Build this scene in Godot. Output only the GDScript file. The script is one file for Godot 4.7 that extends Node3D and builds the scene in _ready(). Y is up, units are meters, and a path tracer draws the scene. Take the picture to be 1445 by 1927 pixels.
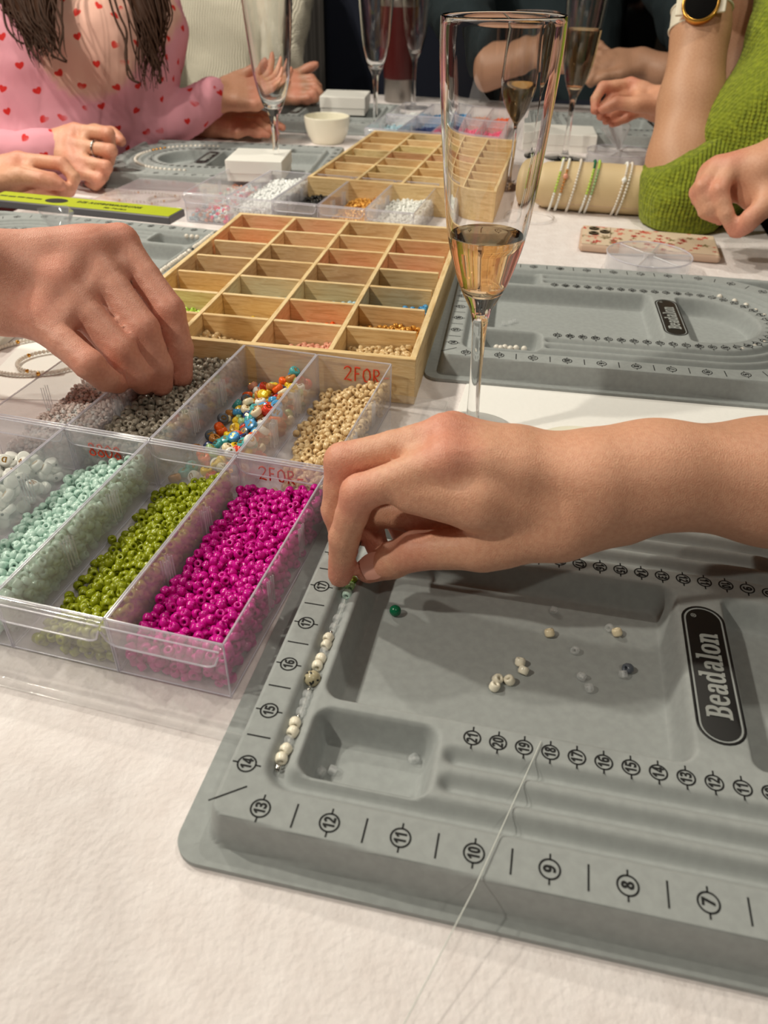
extends Node3D
# Lengths in the builders are millimetres; nodes and meshes are scaled to metres when they are committed.

const MM := 0.001
const EYE := Vector3(83.1, 264.2, 248.8)
var taken := {}
var mats := {}
var rng := RandomNumberGenerator.new()
var bead_mesh: ArrayMesh
var sans: SystemFont
var serif: SystemFont
var sans_fat: FontVariation

func _ready():
	rng.seed = 11
	# camera: phone's main lens held over the near end of the table
	var cam := Camera3D.new()
	cam.name = "camera"
	var at := CameraAttributesPhysical.new()
	at.frustum_focal_length = 17.85
	at.exposure_aperture = 9.5
	at.frustum_focus_distance = 0.43
	at.frustum_near = 0.02
	at.frustum_far = 30.0
	cam.attributes = at
	cam.fov = 67.83
	cam.near = 0.02
	cam.far = 30.0
	cam.transform = Transform3D(Basis(Vector3(0.977340, 0.016093, -0.211064), Vector3(-0.137926, 0.804791, -0.577310), Vector3(0.160572, 0.593340, 0.788774)), EYE * MM)
	add_child(cam)
	cam.current = true
	var we := WorldEnvironment.new()
	we.name = "environment"
	var env := Environment.new()
	env.background_mode = Environment.BG_COLOR
	env.background_color = Color(0.02, 0.02, 0.022)
	env.tonemap_mode = Environment.TONE_MAPPER_LINEAR
	env.tonemap_exposure = 0.66
	env.sdfgi_enabled = true
	env.ssao_enabled = true
	env.ssil_enabled = true
	we.environment = env
	add_child(we)
	make_materials()
	# bulbs hanging in a row on the left of the table and one behind the near end
	var warm := Color(1.0, 0.975, 0.905)
	pendant(v(-900, 1180, 470), 1.4, warm)
	pendant(v(-1000, 1200, -380), 1.45, warm)
	pendant(v(-960, 1180, -1000), 1.0, warm)
	pendant(v(330, 1400, -700), 0.65, warm)
	pendant(v(640, 1350, 790), 0.45, warm)
	# fonts and shared meshes
	sans = SystemFont.new()
	sans.font_names = PackedStringArray(["Droid Sans"])
	sans.font_weight = 700
	serif = SystemFont.new()
	serif.font_names = PackedStringArray(["Droid Serif"])
	serif.font_weight = 700
	sans_fat = FontVariation.new()
	sans_fat.base_font = sans
	sans_fat.variation_embolden = 0.5
	bead_mesh = seed_bead(2.45, 0.66, 1.9)
	room()
	table()
	boards()
	wooden_trays()
	bins()
	small_beads()
	glasses()
	table_things()
	people()

# ---------------------------------------------------------------- helpers
func v(x: float, y: float, z: float) -> Vector3:
	return Vector3(x, y, z)

func numbered(called: String) -> String:
	var n: int = taken.get(called, 0)
	taken[called] = n + 1
	return called if n == 0 else "%s_%03d" % [called, n]

func tag(o: Node, label: String, category: String, group := "", kind := "") -> Node:
	if label:
		o.set_meta("label", label)
	if category:
		o.set_meta("category", category)
	if group:
		o.set_meta("group", group)
	if kind:
		o.set_meta("kind", kind)
	return o

func thing(called: String, label: String, category: String, where := Vector3.ZERO, turn := 0.0, group := "") -> Node3D:
	var o := Node3D.new()
	o.name = numbered(called)
	add_child(o)
	o.position = where * MM
	o.rotation.y = turn
	tag(o, label, category, group)
	return o

func part(called: String, mesh: Mesh, m: Material, parent: Node, label := "", where := Vector3.ZERO) -> MeshInstance3D:
	var o := MeshInstance3D.new()
	o.name = called if parent != self else numbered(called)
	o.mesh = mesh
	o.material_override = m
	parent.add_child(o, true)
	o.position = where * MM
	if label:
		o.set_meta("label", label)
	return o

func struct(called: String, mesh: Mesh, m: Material, where := Vector3.ZERO) -> MeshInstance3D:
	var o := part(called, mesh, m, self, "", where)
	o.set_meta("kind", "structure")
	return o

func copy(o: Node3D, label: String) -> Node3D:
	var base := String(o.name)
	var r := RegEx.create_from_string("_[0-9]{3}$")
	var c: Node3D = o.duplicate()
	c.name = numbered(r.sub(base, ""))
	add_child(c)
	if label:
		c.set_meta("label", label)
	return c

class MB:
	var p := PackedVector3Array()
	var n := PackedVector3Array()
	var c := PackedColorArray()
	var i := PackedInt32Array()
	var coloured := false

	func vert(a: Vector3, nn := Vector3.ZERO, col := Color.WHITE) -> int:
		p.append(a)
		n.append(nn)
		c.append(col)
		return p.size() - 1

	func tri(a: int, b: int, d: int):
		i.append(a)
		i.append(b)
		i.append(d)

	func quad(a: Vector3, b: Vector3, d: Vector3, e: Vector3):
		var nn := (b - a).cross(e - a).normalized()
		var k := vert(a, nn)
		vert(b, nn)
		vert(d, nn)
		vert(e, nn)
		tri(k, k + 1, k + 2)
		tri(k, k + 2, k + 3)

	# rows of points; the outside is where (next row) x (next point) points
	func grid(rows: Array, wrap := false, wrap_rows := false):
		var w: int = rows[0].size()
		var h := rows.size()
		var k := p.size()
		for r in rows:
			for q in r:
				vert(q)
		for j in (h if wrap_rows else h - 1):
			var j2 := (j + 1) % h
			for x in (w if wrap else w - 1):
				var x2 := (x + 1) % w
				var a := k + j * w + x
				var b := k + j2 * w + x
				var d := k + j2 * w + x2
				var e := k + j * w + x2
				tri(a, b, d)
				tri(a, d, e)

	func lathe(profile: Array, segs := 24, closed := false, off := Vector3.ZERO, sweep := TAU):
		var rows := []
		for q in profile:
			var r := PackedVector3Array()
			for s in segs:
				var a := sweep * s / segs
				r.append(off + Vector3(q.x * cos(a), q.y, q.x * sin(a)))
			rows.append(r)
		grid(rows, true, closed)

	func tube(path: Array, radii: Array, segs := 10, caps := true, flat := 1.0):
		var rows := []
		var u := Vector3.ZERO
		for k in path.size():
			var t: Vector3 = (path[mini(k + 1, path.size() - 1)] - path[maxi(k - 1, 0)]).normalized()
			if u == Vector3.ZERO:
				u = (Vector3.UP if absf(t.y) < 0.9 else Vector3.RIGHT).cross(t).normalized()
			u = (u - t * u.dot(t)).normalized()
			var w := t.cross(u)
			var rr: float = radii[mini(k, radii.size() - 1)]
			var r := PackedVector3Array()
			for s in segs:
				var a := -TAU * s / segs
				r.append(path[k] + u * cos(a) * rr + w * sin(a) * rr * flat)
			rows.append(r)
		if caps:
			var first := PackedVector3Array()
			var last := PackedVector3Array()
			for s in segs:
				first.append(path[0])
				last.append(path[-1])
			rows.push_front(first)
			rows.append(last)
		grid(rows, true)

	# box with rounded edges
	func rbox(mid: Vector3, size: Vector3, r := 1.0, seg := 2):
		var h := size / 2 - Vector3(r, r, r)
		var k := p.size()
		var lat := []
		for j in seg + 1:
			lat.append([-PI / 2 + PI / 2 * j / seg, -1])
		for j in seg + 1:
			lat.append([PI / 2 * j / seg, 1])
		var lon := []
		for q in 4:
			for j in seg + 1:
				lon.append([PI / 2 * q + PI / 2 * j / seg, 1 if q == 0 or q == 3 else -1, 1 if q < 2 else -1])
		for la in lat:
			for lo in lon:
				var d := Vector3(cos(la[0]) * cos(lo[0]), sin(la[0]), cos(la[0]) * sin(lo[0]))
				vert(mid + Vector3(lo[1] * h.x, la[1] * h.y, lo[2] * h.z) + d * r, d)
		var w := lon.size()
		for j in lat.size() - 1:
			for x in w:
				var a := k + j * w + x
				var b := k + (j + 1) * w + x
				var d := k + (j + 1) * w + (x + 1) % w
				var e := k + j * w + (x + 1) % w
				tri(a, b, d)
				tri(a, d, e)
		# lids
		for top in [0, 1]:
			var base: int = k + (lat.size() - 1) * w * top
			var nn := Vector3.UP if top else Vector3.DOWN
			var y := mid.y + (size.y / 2 if top else -size.y / 2)
			var q := []
			for s in [[-1, -1], [-1, 1], [1, 1], [1, -1]]:
				q.append(Vector3(mid.x + s[0] * h.x, y, mid.z + s[1] * h.z))
			if top:
				quad(q[0], q[1], q[2], q[3])
			else:
				quad(q[0], q[3], q[2], q[1])

	func append_mesh(m: Mesh, t: Transform3D):
		for s in m.get_surface_count():
			var a := m.surface_get_arrays(s)
			var k := p.size()
			var pv: PackedVector3Array = a[Mesh.ARRAY_VERTEX]
			var nv: PackedVector3Array = a[Mesh.ARRAY_NORMAL]
			for j in pv.size():
				vert(t * pv[j], (t.basis * nv[j]).normalized())
			var iv: PackedInt32Array = a[Mesh.ARRAY_INDEX] if a[Mesh.ARRAY_INDEX] != null else PackedInt32Array(range(pv.size()))
			for j in range(0, iv.size(), 3):
				tri(k + iv[j], k + iv[j + 2], k + iv[j + 1])

	func done(scale := 0.001) -> ArrayMesh:
		var acc := PackedVector3Array()
		acc.resize(p.size())
		for j in range(0, i.size(), 3):
			var a := i[j]
			var b := i[j + 1]
			var d := i[j + 2]
			var nn := (p[b] - p[a]).cross(p[d] - p[a])
			acc[a] += nn
			acc[b] += nn
			acc[d] += nn
		var q := PackedVector3Array()
		q.resize(p.size())
		for j in p.size():
			q[j] = p[j] * scale
			if n[j] == Vector3.ZERO:
				n[j] = acc[j].normalized() if acc[j].length_squared() > 0.0 else Vector3.UP
		var idx := PackedInt32Array()
		idx.resize(i.size())
		for j in range(0, i.size(), 3):
			idx[j] = i[j]
			idx[j + 1] = i[j + 2]
			idx[j + 2] = i[j + 1]
		var arr := []
		arr.resize(Mesh.ARRAY_MAX)
		arr[Mesh.ARRAY_VERTEX] = q
		arr[Mesh.ARRAY_NORMAL] = n
		if coloured:
			arr[Mesh.ARRAY_COLOR] = c
		arr[Mesh.ARRAY_INDEX] = idx
		var m := ArrayMesh.new()
		m.add_surface_from_arrays(Mesh.PRIMITIVE_TRIANGLES, arr)
		return m

# a distance field on a grid, meshed as surface nets
class Field:
	var lo: Vector3
	var cell: float
	var nx: int
	var ny: int
	var nz: int
	var f := PackedFloat32Array()

	func _init(a: Vector3, b: Vector3, size: float):
		lo = a
		cell = size
		nx = int((b.x - a.x) / size) + 2
		ny = int((b.y - a.y) / size) + 2
		nz = int((b.z - a.z) / size) + 2
		f.resize(nx * ny * nz)
		f.fill(30.0)

	func chain(pts: Array, radii: Array, kin: float, kout: float):
		var big := 0.0
		for r in radii:
			big = maxf(big, r)
		var m := big + kout + cell * 3.0
		var a: Vector3 = pts[0]
		var b: Vector3 = pts[0]
		for q in pts:
			a = a.min(q)
			b = b.max(q)
		var i0 := clampi(int((a.x - m - lo.x) / cell), 0, nx - 1)
		var i1 := clampi(int((b.x + m - lo.x) / cell) + 1, 0, nx - 1)
		var j0 := clampi(int((a.y - m - lo.y) / cell), 0, ny - 1)
		var j1 := clampi(int((b.y + m - lo.y) / cell) + 1, 0, ny - 1)
		var k0 := clampi(int((a.z - m - lo.z) / cell), 0, nz - 1)
		var k1 := clampi(int((b.z + m - lo.z) / cell) + 1, 0, nz - 1)
		var nb := maxi(pts.size() - 1, 1)
		var A := PackedVector3Array()
		var D := PackedVector3Array()
		var inv := PackedFloat32Array()
		var r0 := PackedFloat32Array()
		var dr := PackedFloat32Array()
		for q in nb:
			var e: Vector3 = pts[mini(q + 1, pts.size() - 1)] - pts[q]
			A.append(pts[q])
			D.append(e)
			inv.append(1.0 / maxf(e.length_squared(), 1e-6))
			r0.append(radii[q])
			dr.append(radii[mini(q + 1, radii.size() - 1)] - radii[q])
		for k in range(k0, k1 + 1):
			for j in range(j0, j1 + 1):
				var at := (k * ny + j) * nx
				for i in range(i0, i1 + 1):
					var x := lo + Vector3(i, j, k) * cell
					var d := 60.0
					for q in nb:
						var pa := x - A[q]
						var t := clampf(pa.dot(D[q]) * inv[q], 0.0, 1.0)
						var e := (pa - D[q] * t).length() - r0[q] - dr[q] * t
						var h := maxf(kin - absf(d - e), 0.0)
						d = minf(d, e) - (h * h / (4.0 * kin) if kin > 0.0 else 0.0)
					var w := f[at + i]
					var g := maxf(kout - absf(d - w), 0.0)
					f[at + i] = minf(d, w) - g * g / (4.0 * kout)

	# takes away a round hollow
	func carve(mid: Vector3, r: float, kk: float):
		for k in nz:
			for j in ny:
				for i in nx:
					var x := lo + Vector3(i, j, k) * cell
					var d := r - x.distance_to(mid)
					if d > -cell * 4.0:
						var at := (k * ny + j) * nx + i
						var g := maxf(kk - absf(d - f[at]), 0.0)
						f[at] = maxf(d, f[at]) + g * g / (4.0 * kk)

	func rough(noise: FastNoiseLite, amount: float, stretch := Vector3.ONE):
		for k in nz:
			for j in ny:
				for i in nx:
					var at := (k * ny + j) * nx + i
					if absf(f[at]) < amount * 2.0 + cell * 2.0:
						f[at] += amount * noise.get_noise_3dv((lo + Vector3(i, j, k) * cell) * stretch)

	func mesh_into(mb: MB):
		var ids := {}
		var sy := nx
		var sz := nx * ny
		var off := [0, 1, sy, sy + 1, sz, sz + 1, sz + sy, sz + sy + 1]
		var edges := [0, 1, 0, 2, 0, 4, 1, 3, 1, 5, 2, 3, 2, 6, 3, 7, 4, 5, 4, 6, 5, 7, 6, 7]
		var lim := cell * 2.0
		for k in nz - 1:
			for j in ny - 1:
				var row := k * sz + j * sy
				for i in nx - 1:
					var at := row + i
					if absf(f[at]) > lim:
						continue
					var neg := 0
					for q in 8:
						if f[at + off[q]] < 0.0:
							neg += 1
					if neg == 0 or neg == 8:
						continue
					var s := Vector3.ZERO
					var cnt := 0
					for q in range(0, 24, 2):
						var a: int = edges[q]
						var b: int = edges[q + 1]
						var fa := f[at + off[a]]
						var fb := f[at + off[b]]
						if (fa < 0.0) != (fb < 0.0):
							var t := fa / (fa - fb)
							var pa := Vector3(a & 1, (a >> 1) & 1, a >> 2)
							var pb := Vector3(b & 1, (b >> 1) & 1, b >> 2)
							s += pa.lerp(pb, t)
							cnt += 1
					ids[at] = mb.vert(lo + (Vector3(i, j, k) + s / cnt) * cell)
		for at in ids:
			var a := f[at] < 0.0
			# edges along x, y and z that leave the low corner of this cell
			for e in 3:
				var d: int = [1, sy, sz][e]
				var b := f[at + d] < 0.0
				if a == b:
					continue
				var u: int = [sy, sz, 1][e]
				var w: int = [sz, 1, sy][e]
				if not (ids.has(at - u) and ids.has(at - w) and ids.has(at - u - w)):
					continue
				var q0: int = ids[at - u - w]
				var q1: int = ids[at - w]
				var q2: int = ids[at]
				var q3: int = ids[at - u]
				if a:
					mb.tri(q0, q1, q2)
					mb.tri(q0, q2, q3)
				else:
					mb.tri(q0, q2, q1)
					mb.tri(q0, q3, q2)

# ---------------------------------------------------------------- materials
func noise_tex(freq: float, seed_: int, ramp: Array, size := 256, octaves := 4, normal := 0.0, kind := FastNoiseLite.TYPE_SIMPLEX_SMOOTH) -> NoiseTexture2D:
	var n := FastNoiseLite.new()
	n.seed = seed_
	n.noise_type = kind
	n.frequency = freq
	n.fractal_octaves = octaves
	var t := NoiseTexture2D.new()
	t.width = size
	t.height = size
	t.seamless = true
	t.noise = n
	if normal > 0.0:
		t.as_normal_map = true
		t.bump_strength = normal
	elif ramp:
		var g := Gradient.new()
		var o := PackedFloat32Array()
		var c := PackedColorArray()
		for q in ramp:
			o.append(q[0])
			c.append(q[1])
		g.offsets = o
		g.colors = c
		t.color_ramp = g
	return t

func mat(called: String, col: Color, rough := 0.5, metal := 0.0) -> StandardMaterial3D:
	var m := StandardMaterial3D.new()
	m.resource_name = called
	m.albedo_color = col
	m.roughness = rough
	m.metallic = metal
	mats[called] = m
	return m

func clear(called: String, col: Color, alpha: float, rough := 0.08) -> StandardMaterial3D:
	var m := mat(called, Color(col.r, col.g, col.b, alpha), rough)
	m.transparency = BaseMaterial3D.TRANSPARENCY_ALPHA
	m.cull_mode = BaseMaterial3D.CULL_DISABLED
	return m

func solid_glass(called: String, col: Color, ior := 1.5, rough := 0.0) -> StandardMaterial3D:
	var m := mat(called, Color(col.r, col.g, col.b, 0.0), rough)
	m.refraction_enabled = true
	m.refraction_scale = (ior - 1.0) / 10.0
	return m

func tri_map(m: StandardMaterial3D, scale: Vector3, world := false, sharp := 4.0):
	m.uv1_triplanar = true
	m.uv1_world_triplanar = world
	m.uv1_scale = scale
	m.uv1_triplanar_sharpness = sharp

func make_materials():
	var g := func(x: float) -> Color: return Color(x, x, x)
	# paper tablecloth with a soft fibre relief
	var m := mat("paper_cloth", Color(0.935, 0.905, 0.905), 0.85)
	m.albedo_texture = noise_tex(0.012, 3, [[0.0, Color(0.955, 0.945, 0.94)], [1.0, Color(1, 1, 1)]])
	m.heightmap_enabled = true
	m.heightmap_texture = noise_tex(0.03, 5, [], 512, 5)
	m.heightmap_scale = 0.035
	tri_map(m, Vector3(14, 14, 14), true)
	m = mat("paper_sheet", Color(0.95, 0.94, 0.93), 0.8)
	m.heightmap_enabled = true
	m.heightmap_texture = mats.paper_cloth.heightmap_texture
	m.heightmap_scale = 0.015
	tri_map(m, Vector3(10, 10, 10), true)
	mat("card", Color(0.93, 0.92, 0.9), 0.6)
	# flocked grey of the bead boards
	m = mat("flock", Color(0.625, 0.64, 0.64), 0.95)
	m.albedo_texture = noise_tex(0.02, 8, [[0.2, Color(0.96, 0.96, 0.96)], [0.8, Color(1, 1, 1)]], 512, 5)
	m.rim_enabled = true
	m.rim = 0.15
	m.rim_tint = 0.3
	tri_map(m, Vector3(16, 16, 16))
	mat("print_black", Color(0.06, 0.06, 0.065), 0.8)
	mat("plate_black", Color(0.05, 0.05, 0.055), 0.5)
	mat("plate_grey", Color(0.6, 0.61, 0.6), 0.8)
	# pine
	for k in 3:
		m = mat("pine_%d" % k, [Color(0.945, 0.84, 0.65), Color(0.93, 0.815, 0.615), Color(0.955, 0.855, 0.675)][k], 0.55)
		m.albedo_texture = noise_tex(0.02, 20 + k, [[0.25, Color(0.9, 0.85, 0.78)], [0.48, Color(1, 1, 1)], [0.55, Color(0.95, 0.91, 0.85)], [0.75, Color(1, 1, 1)]], 512, 4)
		tri_map(m, Vector3(2.2, 26, 26))
		m.uv1_offset = Vector3(0.3 * k, 0.1 * k, 0.2)
	m = mat("pine_along", Color(0.945, 0.84, 0.65), 0.55)
	m.albedo_texture = mats.pine_0.albedo_texture
	tri_map(m, Vector3(26, 26, 2.2))
	# clear plastics
	clear("bin_plastic", Color(0.91, 0.895, 0.925), 0.275, 0.1)
	clear("lip_plastic", Color(0.91, 0.895, 0.925), 0.16, 0.08)
	clear("rib_plastic", Color(0.92, 0.92, 0.94), 0.34, 0.4)
	clear("bin_edge", Color(0.9, 0.89, 0.94), 0.42, 0.15)
	clear("clear_bead", Color(0.96, 0.97, 0.98), 0.2, 0.02)
	clear("case_plastic", Color(0.88, 0.88, 0.9), 0.1, 0.08)
	clear("pill_plastic", Color(0.92, 0.92, 0.94), 0.3, 0.2)
	clear("tray_plastic", Color(0.9, 0.9, 0.9), 0.08, 0.06)
	solid_glass("flute_glass", Color(1, 1, 1), 1.5)
	solid_glass("rose_wine", Color(1.0, 0.87, 0.7), 1.34)
	# beads
	for q in [["magenta", Color(0.80, 0.05, 0.56)], ["olive", Color(0.55, 0.58, 0.07)], ["mint", Color(0.745, 0.855, 0.81)], ["taupe", Color(0.58, 0.54, 0.485)], ["sand", Color(0.87, 0.75, 0.56)], ["ivory", Color(0.955, 0.925, 0.85)], ["coral", Color(0.86, 0.25, 0.16)], ["orange", Color(0.95, 0.38, 0.1)], ["blush", Color(0.88, 0.62, 0.52)], ["mauve", Color(0.55, 0.33, 0.36)], ["lilac", Color(0.5, 0.42, 0.5)], ["slate", Color(0.36, 0.38, 0.42)], ["lime", Color(0.72, 0.85, 0.35)], ["yellow", Color(0.9, 0.75, 0.15)], ["sky", Color(0.28, 0.6, 0.82)], ["pale_blue", Color(0.68, 0.8, 0.85)], ["jet", Color(0.03, 0.03, 0.035)], ["snow", Color(0.93, 0.93, 0.91)], ["pink", Color(0.95, 0.3, 0.5)], ["navy", Color(0.15, 0.22, 0.42)], ["brick", Color(0.72, 0.13, 0.1)], ["green", Color(0.05, 0.42, 0.28)], ["sage", Color(0.6, 0.72, 0.5)], ["cream", Color(0.93, 0.87, 0.74)], ["tan", Color(0.75, 0.5, 0.25)], ["teal", Color(0.3, 0.65, 0.66)]]:
		mat(q[0] + "_bead", q[1], 0.22)
	m = mat("pearl", Color(0.9, 0.87, 0.83), 0.18)
	m.clearcoat_enabled = true
	m.clearcoat = 0.6
	mat("crystal_blush", Color(0.97, 0.915, 0.895), 0.06)
	mat("crystal_white", Color(0.96, 0.965, 0.965), 0.06)
	mat("gold", Color(0.88, 0.66, 0.32), 0.22, 1.0)
	mat("gold_bead", Color(0.85, 0.62, 0.28), 0.3, 0.5)
	mat("silver", Color(0.8, 0.79, 0.77), 0.2, 1.0)
	mat("steel", Color(0.62, 0.6, 0.58), 0.35, 1.0)
	mat("marker_red", Color(0.86, 0.25, 0.1), 0.5)
	mat("spots_black", Color(0.05, 0.05, 0.05), 0.3)
	mat("jasper", Color(0.72, 0.68, 0.56), 0.25)
	mat("thread", Color(0.85, 0.86, 0.84), 0.3)
	# skin: colour of its own in the vertices, fine relief in the texture
	for q in [["skin"], ["skin_far"]]:
		m = mat(q[0], Color(1, 1, 1), 0.5)
		m.vertex_color_use_as_albedo = true
		m.albedo_texture = noise_tex(0.025, 31, [[0.25, Color(0.97, 0.945, 0.94)], [0.7, Color(1, 1, 1)]], 512, 5)
		m.subsurf_scatter_enabled = q[0] == "skin"
		m.subsurf_scatter_strength = 0.08
		m.heightmap_enabled = q[0] == "skin"
		m.heightmap_texture = noise_tex(0.09, 33, [], 512, 4)
		m.heightmap_scale = 0.018
		tri_map(m, Vector3(22, 22, 22))
	mat("nail", Color(0.86, 0.62, 0.55), 0.25)
	# cloth
	m = mat("heart_print", Color(1, 1, 1), 0.85)
	m.vertex_color_use_as_albedo = true
	m.albedo_texture = hearts()
	m.uv1_triplanar = true
	tri_map(m, Vector3(11.5, 11.5, 11.5), true, 20.0)
	m = mat("white_rib", Color(0.86, 0.83, 0.76), 0.9)
	m.heightmap_enabled = true
	m.heightmap_texture = ribs()
	m.heightmap_scale = 0.35
	tri_map(m, Vector3(9, 9, 9), true)
	m = mat("green_knit", Color(0.545, 0.59, 0.14), 0.95)
	m.albedo_texture = noise_tex(0.05, 44, [[0.3, Color(0.78, 0.8, 0.7)], [0.7, Color(1, 1, 0.95)]], 256, 4)
	m.heightmap_enabled = true
	m.heightmap_texture = ribs()
	m.heightmap_scale = 0.2
	m.rim_enabled = true
	m.rim = 0.6
	m.rim_tint = 0.6
	tri_map(m, Vector3(11, 11, 11), true)
	mat("teal_cotton", Color(0.11, 0.16, 0.18), 0.9)
	mat("navy_cloth", Color(0.07, 0.09, 0.16), 0.9)
	m = mat("hair_brown", Color(0.215, 0.13, 0.085), 0.6)
	m.metallic_specular = 0.25
	m = mat("satin_beige", Color(0.82, 0.725, 0.56), 0.55)
	m.rim_enabled = true
	m.rim = 0.4
	mat("enamel_red", Color(0.27, 0.04, 0.04), 0.35)
	mat("black_plastic", Color(0.03, 0.03, 0.032), 0.35)
	mat("porcelain", Color(0.93, 0.91, 0.84), 0.25)
	mat("lime_print", Color(0.7, 0.75, 0.05), 0.5)
	mat("pack_grey", Color(0.4, 0.39, 0.41), 0.4)
	mat("print_dark", Color(0.1, 0.11, 0.05), 0.6)
	m = mat("phone_case", Color(1, 1, 1), 0.6)
	m.albedo_texture = blossoms()
	tri_map(m, Vector3(7.5, 7.5, 7.5), false, 12.0)
	mat("phone_rim", Color(0.8, 0.68, 0.59), 0.5)
	mat("strap_white", Color(0.9, 0.87, 0.8), 0.5)
	mat("screen_black", Color(0.015, 0.015, 0.018), 0.08)
	# room
	mat("wall_paint", Color(0.2, 0.185, 0.17), 0.9)
	mat("ceiling_paint", Color(0.36, 0.35, 0.34), 0.9)
	mat("dark_panel", Color(0.05, 0.045, 0.042), 0.6)
	m = mat("floor_wood", Color(0.16, 0.11, 0.08), 0.5)
	mat("curtain_grey", Color(0.36, 0.34, 0.33), 0.9)
	mat("shelf_brown", Color(0.22, 0.17, 0.13), 0.7)
	mat("night_glass", Color(0.02, 0.022, 0.028), 0.05)
	m = mat("bulb", Color(1, 0.95, 0.85), 0.4)
	m.emission_enabled = true
	m.emission = Color(1.0, 0.975, 0.905)
	m.emission_energy_multiplier = 12.0

func hearts() -> ImageTexture:
	var s := 256
	var im := Image.create(s, s, false, Image.FORMAT_RGB8)
	im.fill(Color(1, 1, 1))
	var spots := [[44, 40, 0.3], [168, 70, -0.5], [104, 136, 0.1], [226, 166, 0.6], [34, 216, -0.3], [150, 226, 0.4]]
	for q in spots:
		for y in range(-28, 29):
			for x in range(-28, 29):
				var a := Vector2(x, y).rotated(q[2]) / 15.0
				var h: float = pow(a.x * a.x + a.y * a.y - 0.55, 3.0) - a.x * a.x * pow(-a.y, 3.0) * 1.6
				if h < 0.0:
					im.set_pixel(posmod(q[0] + x, s), posmod(q[1] + y, s), Color(0.93, 0.24, 0.2))
	return ImageTexture.create_from_image(im)

func ribs() -> ImageTexture:
	var s := 128
	var im := Image.create(s, s, false, Image.FORMAT_RGB8)
	for y in s:
		for x in s:
			var w := 0.5 + 0.5 * cos(TAU * (x * 20.0 / s + 0.12 * sin(TAU * y * 3.0 / s)))
			w = w * (0.75 + 0.25 * cos(TAU * y * 24.0 / s))
			im.set_pixel(x, y, Color(w, w, w))
	return ImageTexture.create_from_image(im)

func blossoms() -> ImageTexture:
	var s := 256
	var im := Image.create(s, s, false, Image.FORMAT_RGB8)
	im.fill(Color(0.86, 0.78, 0.68))
	var r := RandomNumberGenerator.new()
	r.seed = 5
	for k in 120:
		var c := Vector2i(r.randi() % s, r.randi() % s)
		var col: Color = [Color(0.75, 0.26, 0.22), Color(0.83, 0.45, 0.38), Color(0.62, 0.2, 0.18), Color(0.5, 0.45, 0.3)][r.randi() % 4]
		var rad := r.randf_range(4.0, 11.0)
		var ph := r.randf() * TAU
		for y in range(-14, 15):
			for x in range(-14, 15):
				var p := Vector2(x, y)
				if p.length() < rad * (0.7 + 0.3 * cos(5.0 * p.angle() + ph)):
					im.set_pixel(posmod(c.x + x, s), posmod(c.y + y, s), col)
	return ImageTexture.create_from_image(im)

# ---------------------------------------------------------------- shared shapes
func box(mid: Vector3, size: Vector3, r := 1.0, seg := 1) -> ArrayMesh:
	var mb := MB.new()
	mb.rbox(mid, size, r, seg)
	return mb.done()

func seed_bead(ro: float, ri: float, half: float, segs := 12) -> ArrayMesh:
	var mb := MB.new()
	var prof := []
	for k in 8:
		var t := -PI + TAU * k / 8.0 + PI / 8
		var cx := (ro + ri) / 2
		var a := (ro - ri) / 2
		prof.append(Vector2(cx + a * signf(cos(t)) * pow(absf(cos(t)), 0.75), half * signf(sin(t)) * pow(absf(sin(t)), 0.8)))
	mb.lathe(prof, segs, true)
	return mb.done()

func ball(r: float, segs := 14, squash := 1.0) -> ArrayMesh:
	var mb := MB.new()
	var prof := []
	var n := segs / 2
	for k in n + 1:
		var t := -PI / 2 + PI * k / n
		prof.append(Vector2(maxf(r * cos(t), 0.001), r * sin(t) * squash))
	mb.lathe(prof, segs)
	return mb.done()

func any_turn() -> Basis:
	return Basis.from_euler(Vector3(rng.randf() * TAU, rng.randf() * TAU, rng.randf() * TAU))

func text_mesh(s: String, f: Font, size: float, thick: float) -> TextMesh:
	var t := TextMesh.new()
	t.text = s
	t.font = f
	t.font_size = 24
	t.pixel_size = size / 24.0
	t.depth = thick
	t.curve_step = 2.0
	return t

func pendant(where: Vector3, energy: float, col: Color):
	var t := thing("pendant_lamp", "small round glass bulb hanging on a black cord above the table", "lamp", where, 0.0, "pendant lamps above the table")
	var mb := MB.new()
	mb.tube([v(0, 44, 0), v(0, 1880 - where.y, 0)], [2.5], 8)
	part("cord", mb.done(), mats.black_plastic, t)
	mb = MB.new()
	mb.lathe([Vector2(0.01, 30), Vector2(17, 30), Vector2(17, 66), Vector2(12, 74), Vector2(0.01, 75)], 20)
	part("socket", mb.done(), mats.black_plastic, t)
	part("light_bulb", ball(36.0, 20), mats.bulb, t)
	var l := OmniLight3D.new()
	l.name = "bulb_light"
	l.light_color = col
	l.light_energy = energy
	l.light_size = 0.03
	l.omni_range = 12.0
	l.omni_attenuation = 2.0
	l.shadow_enabled = true
	t.add_child(l)

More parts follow.
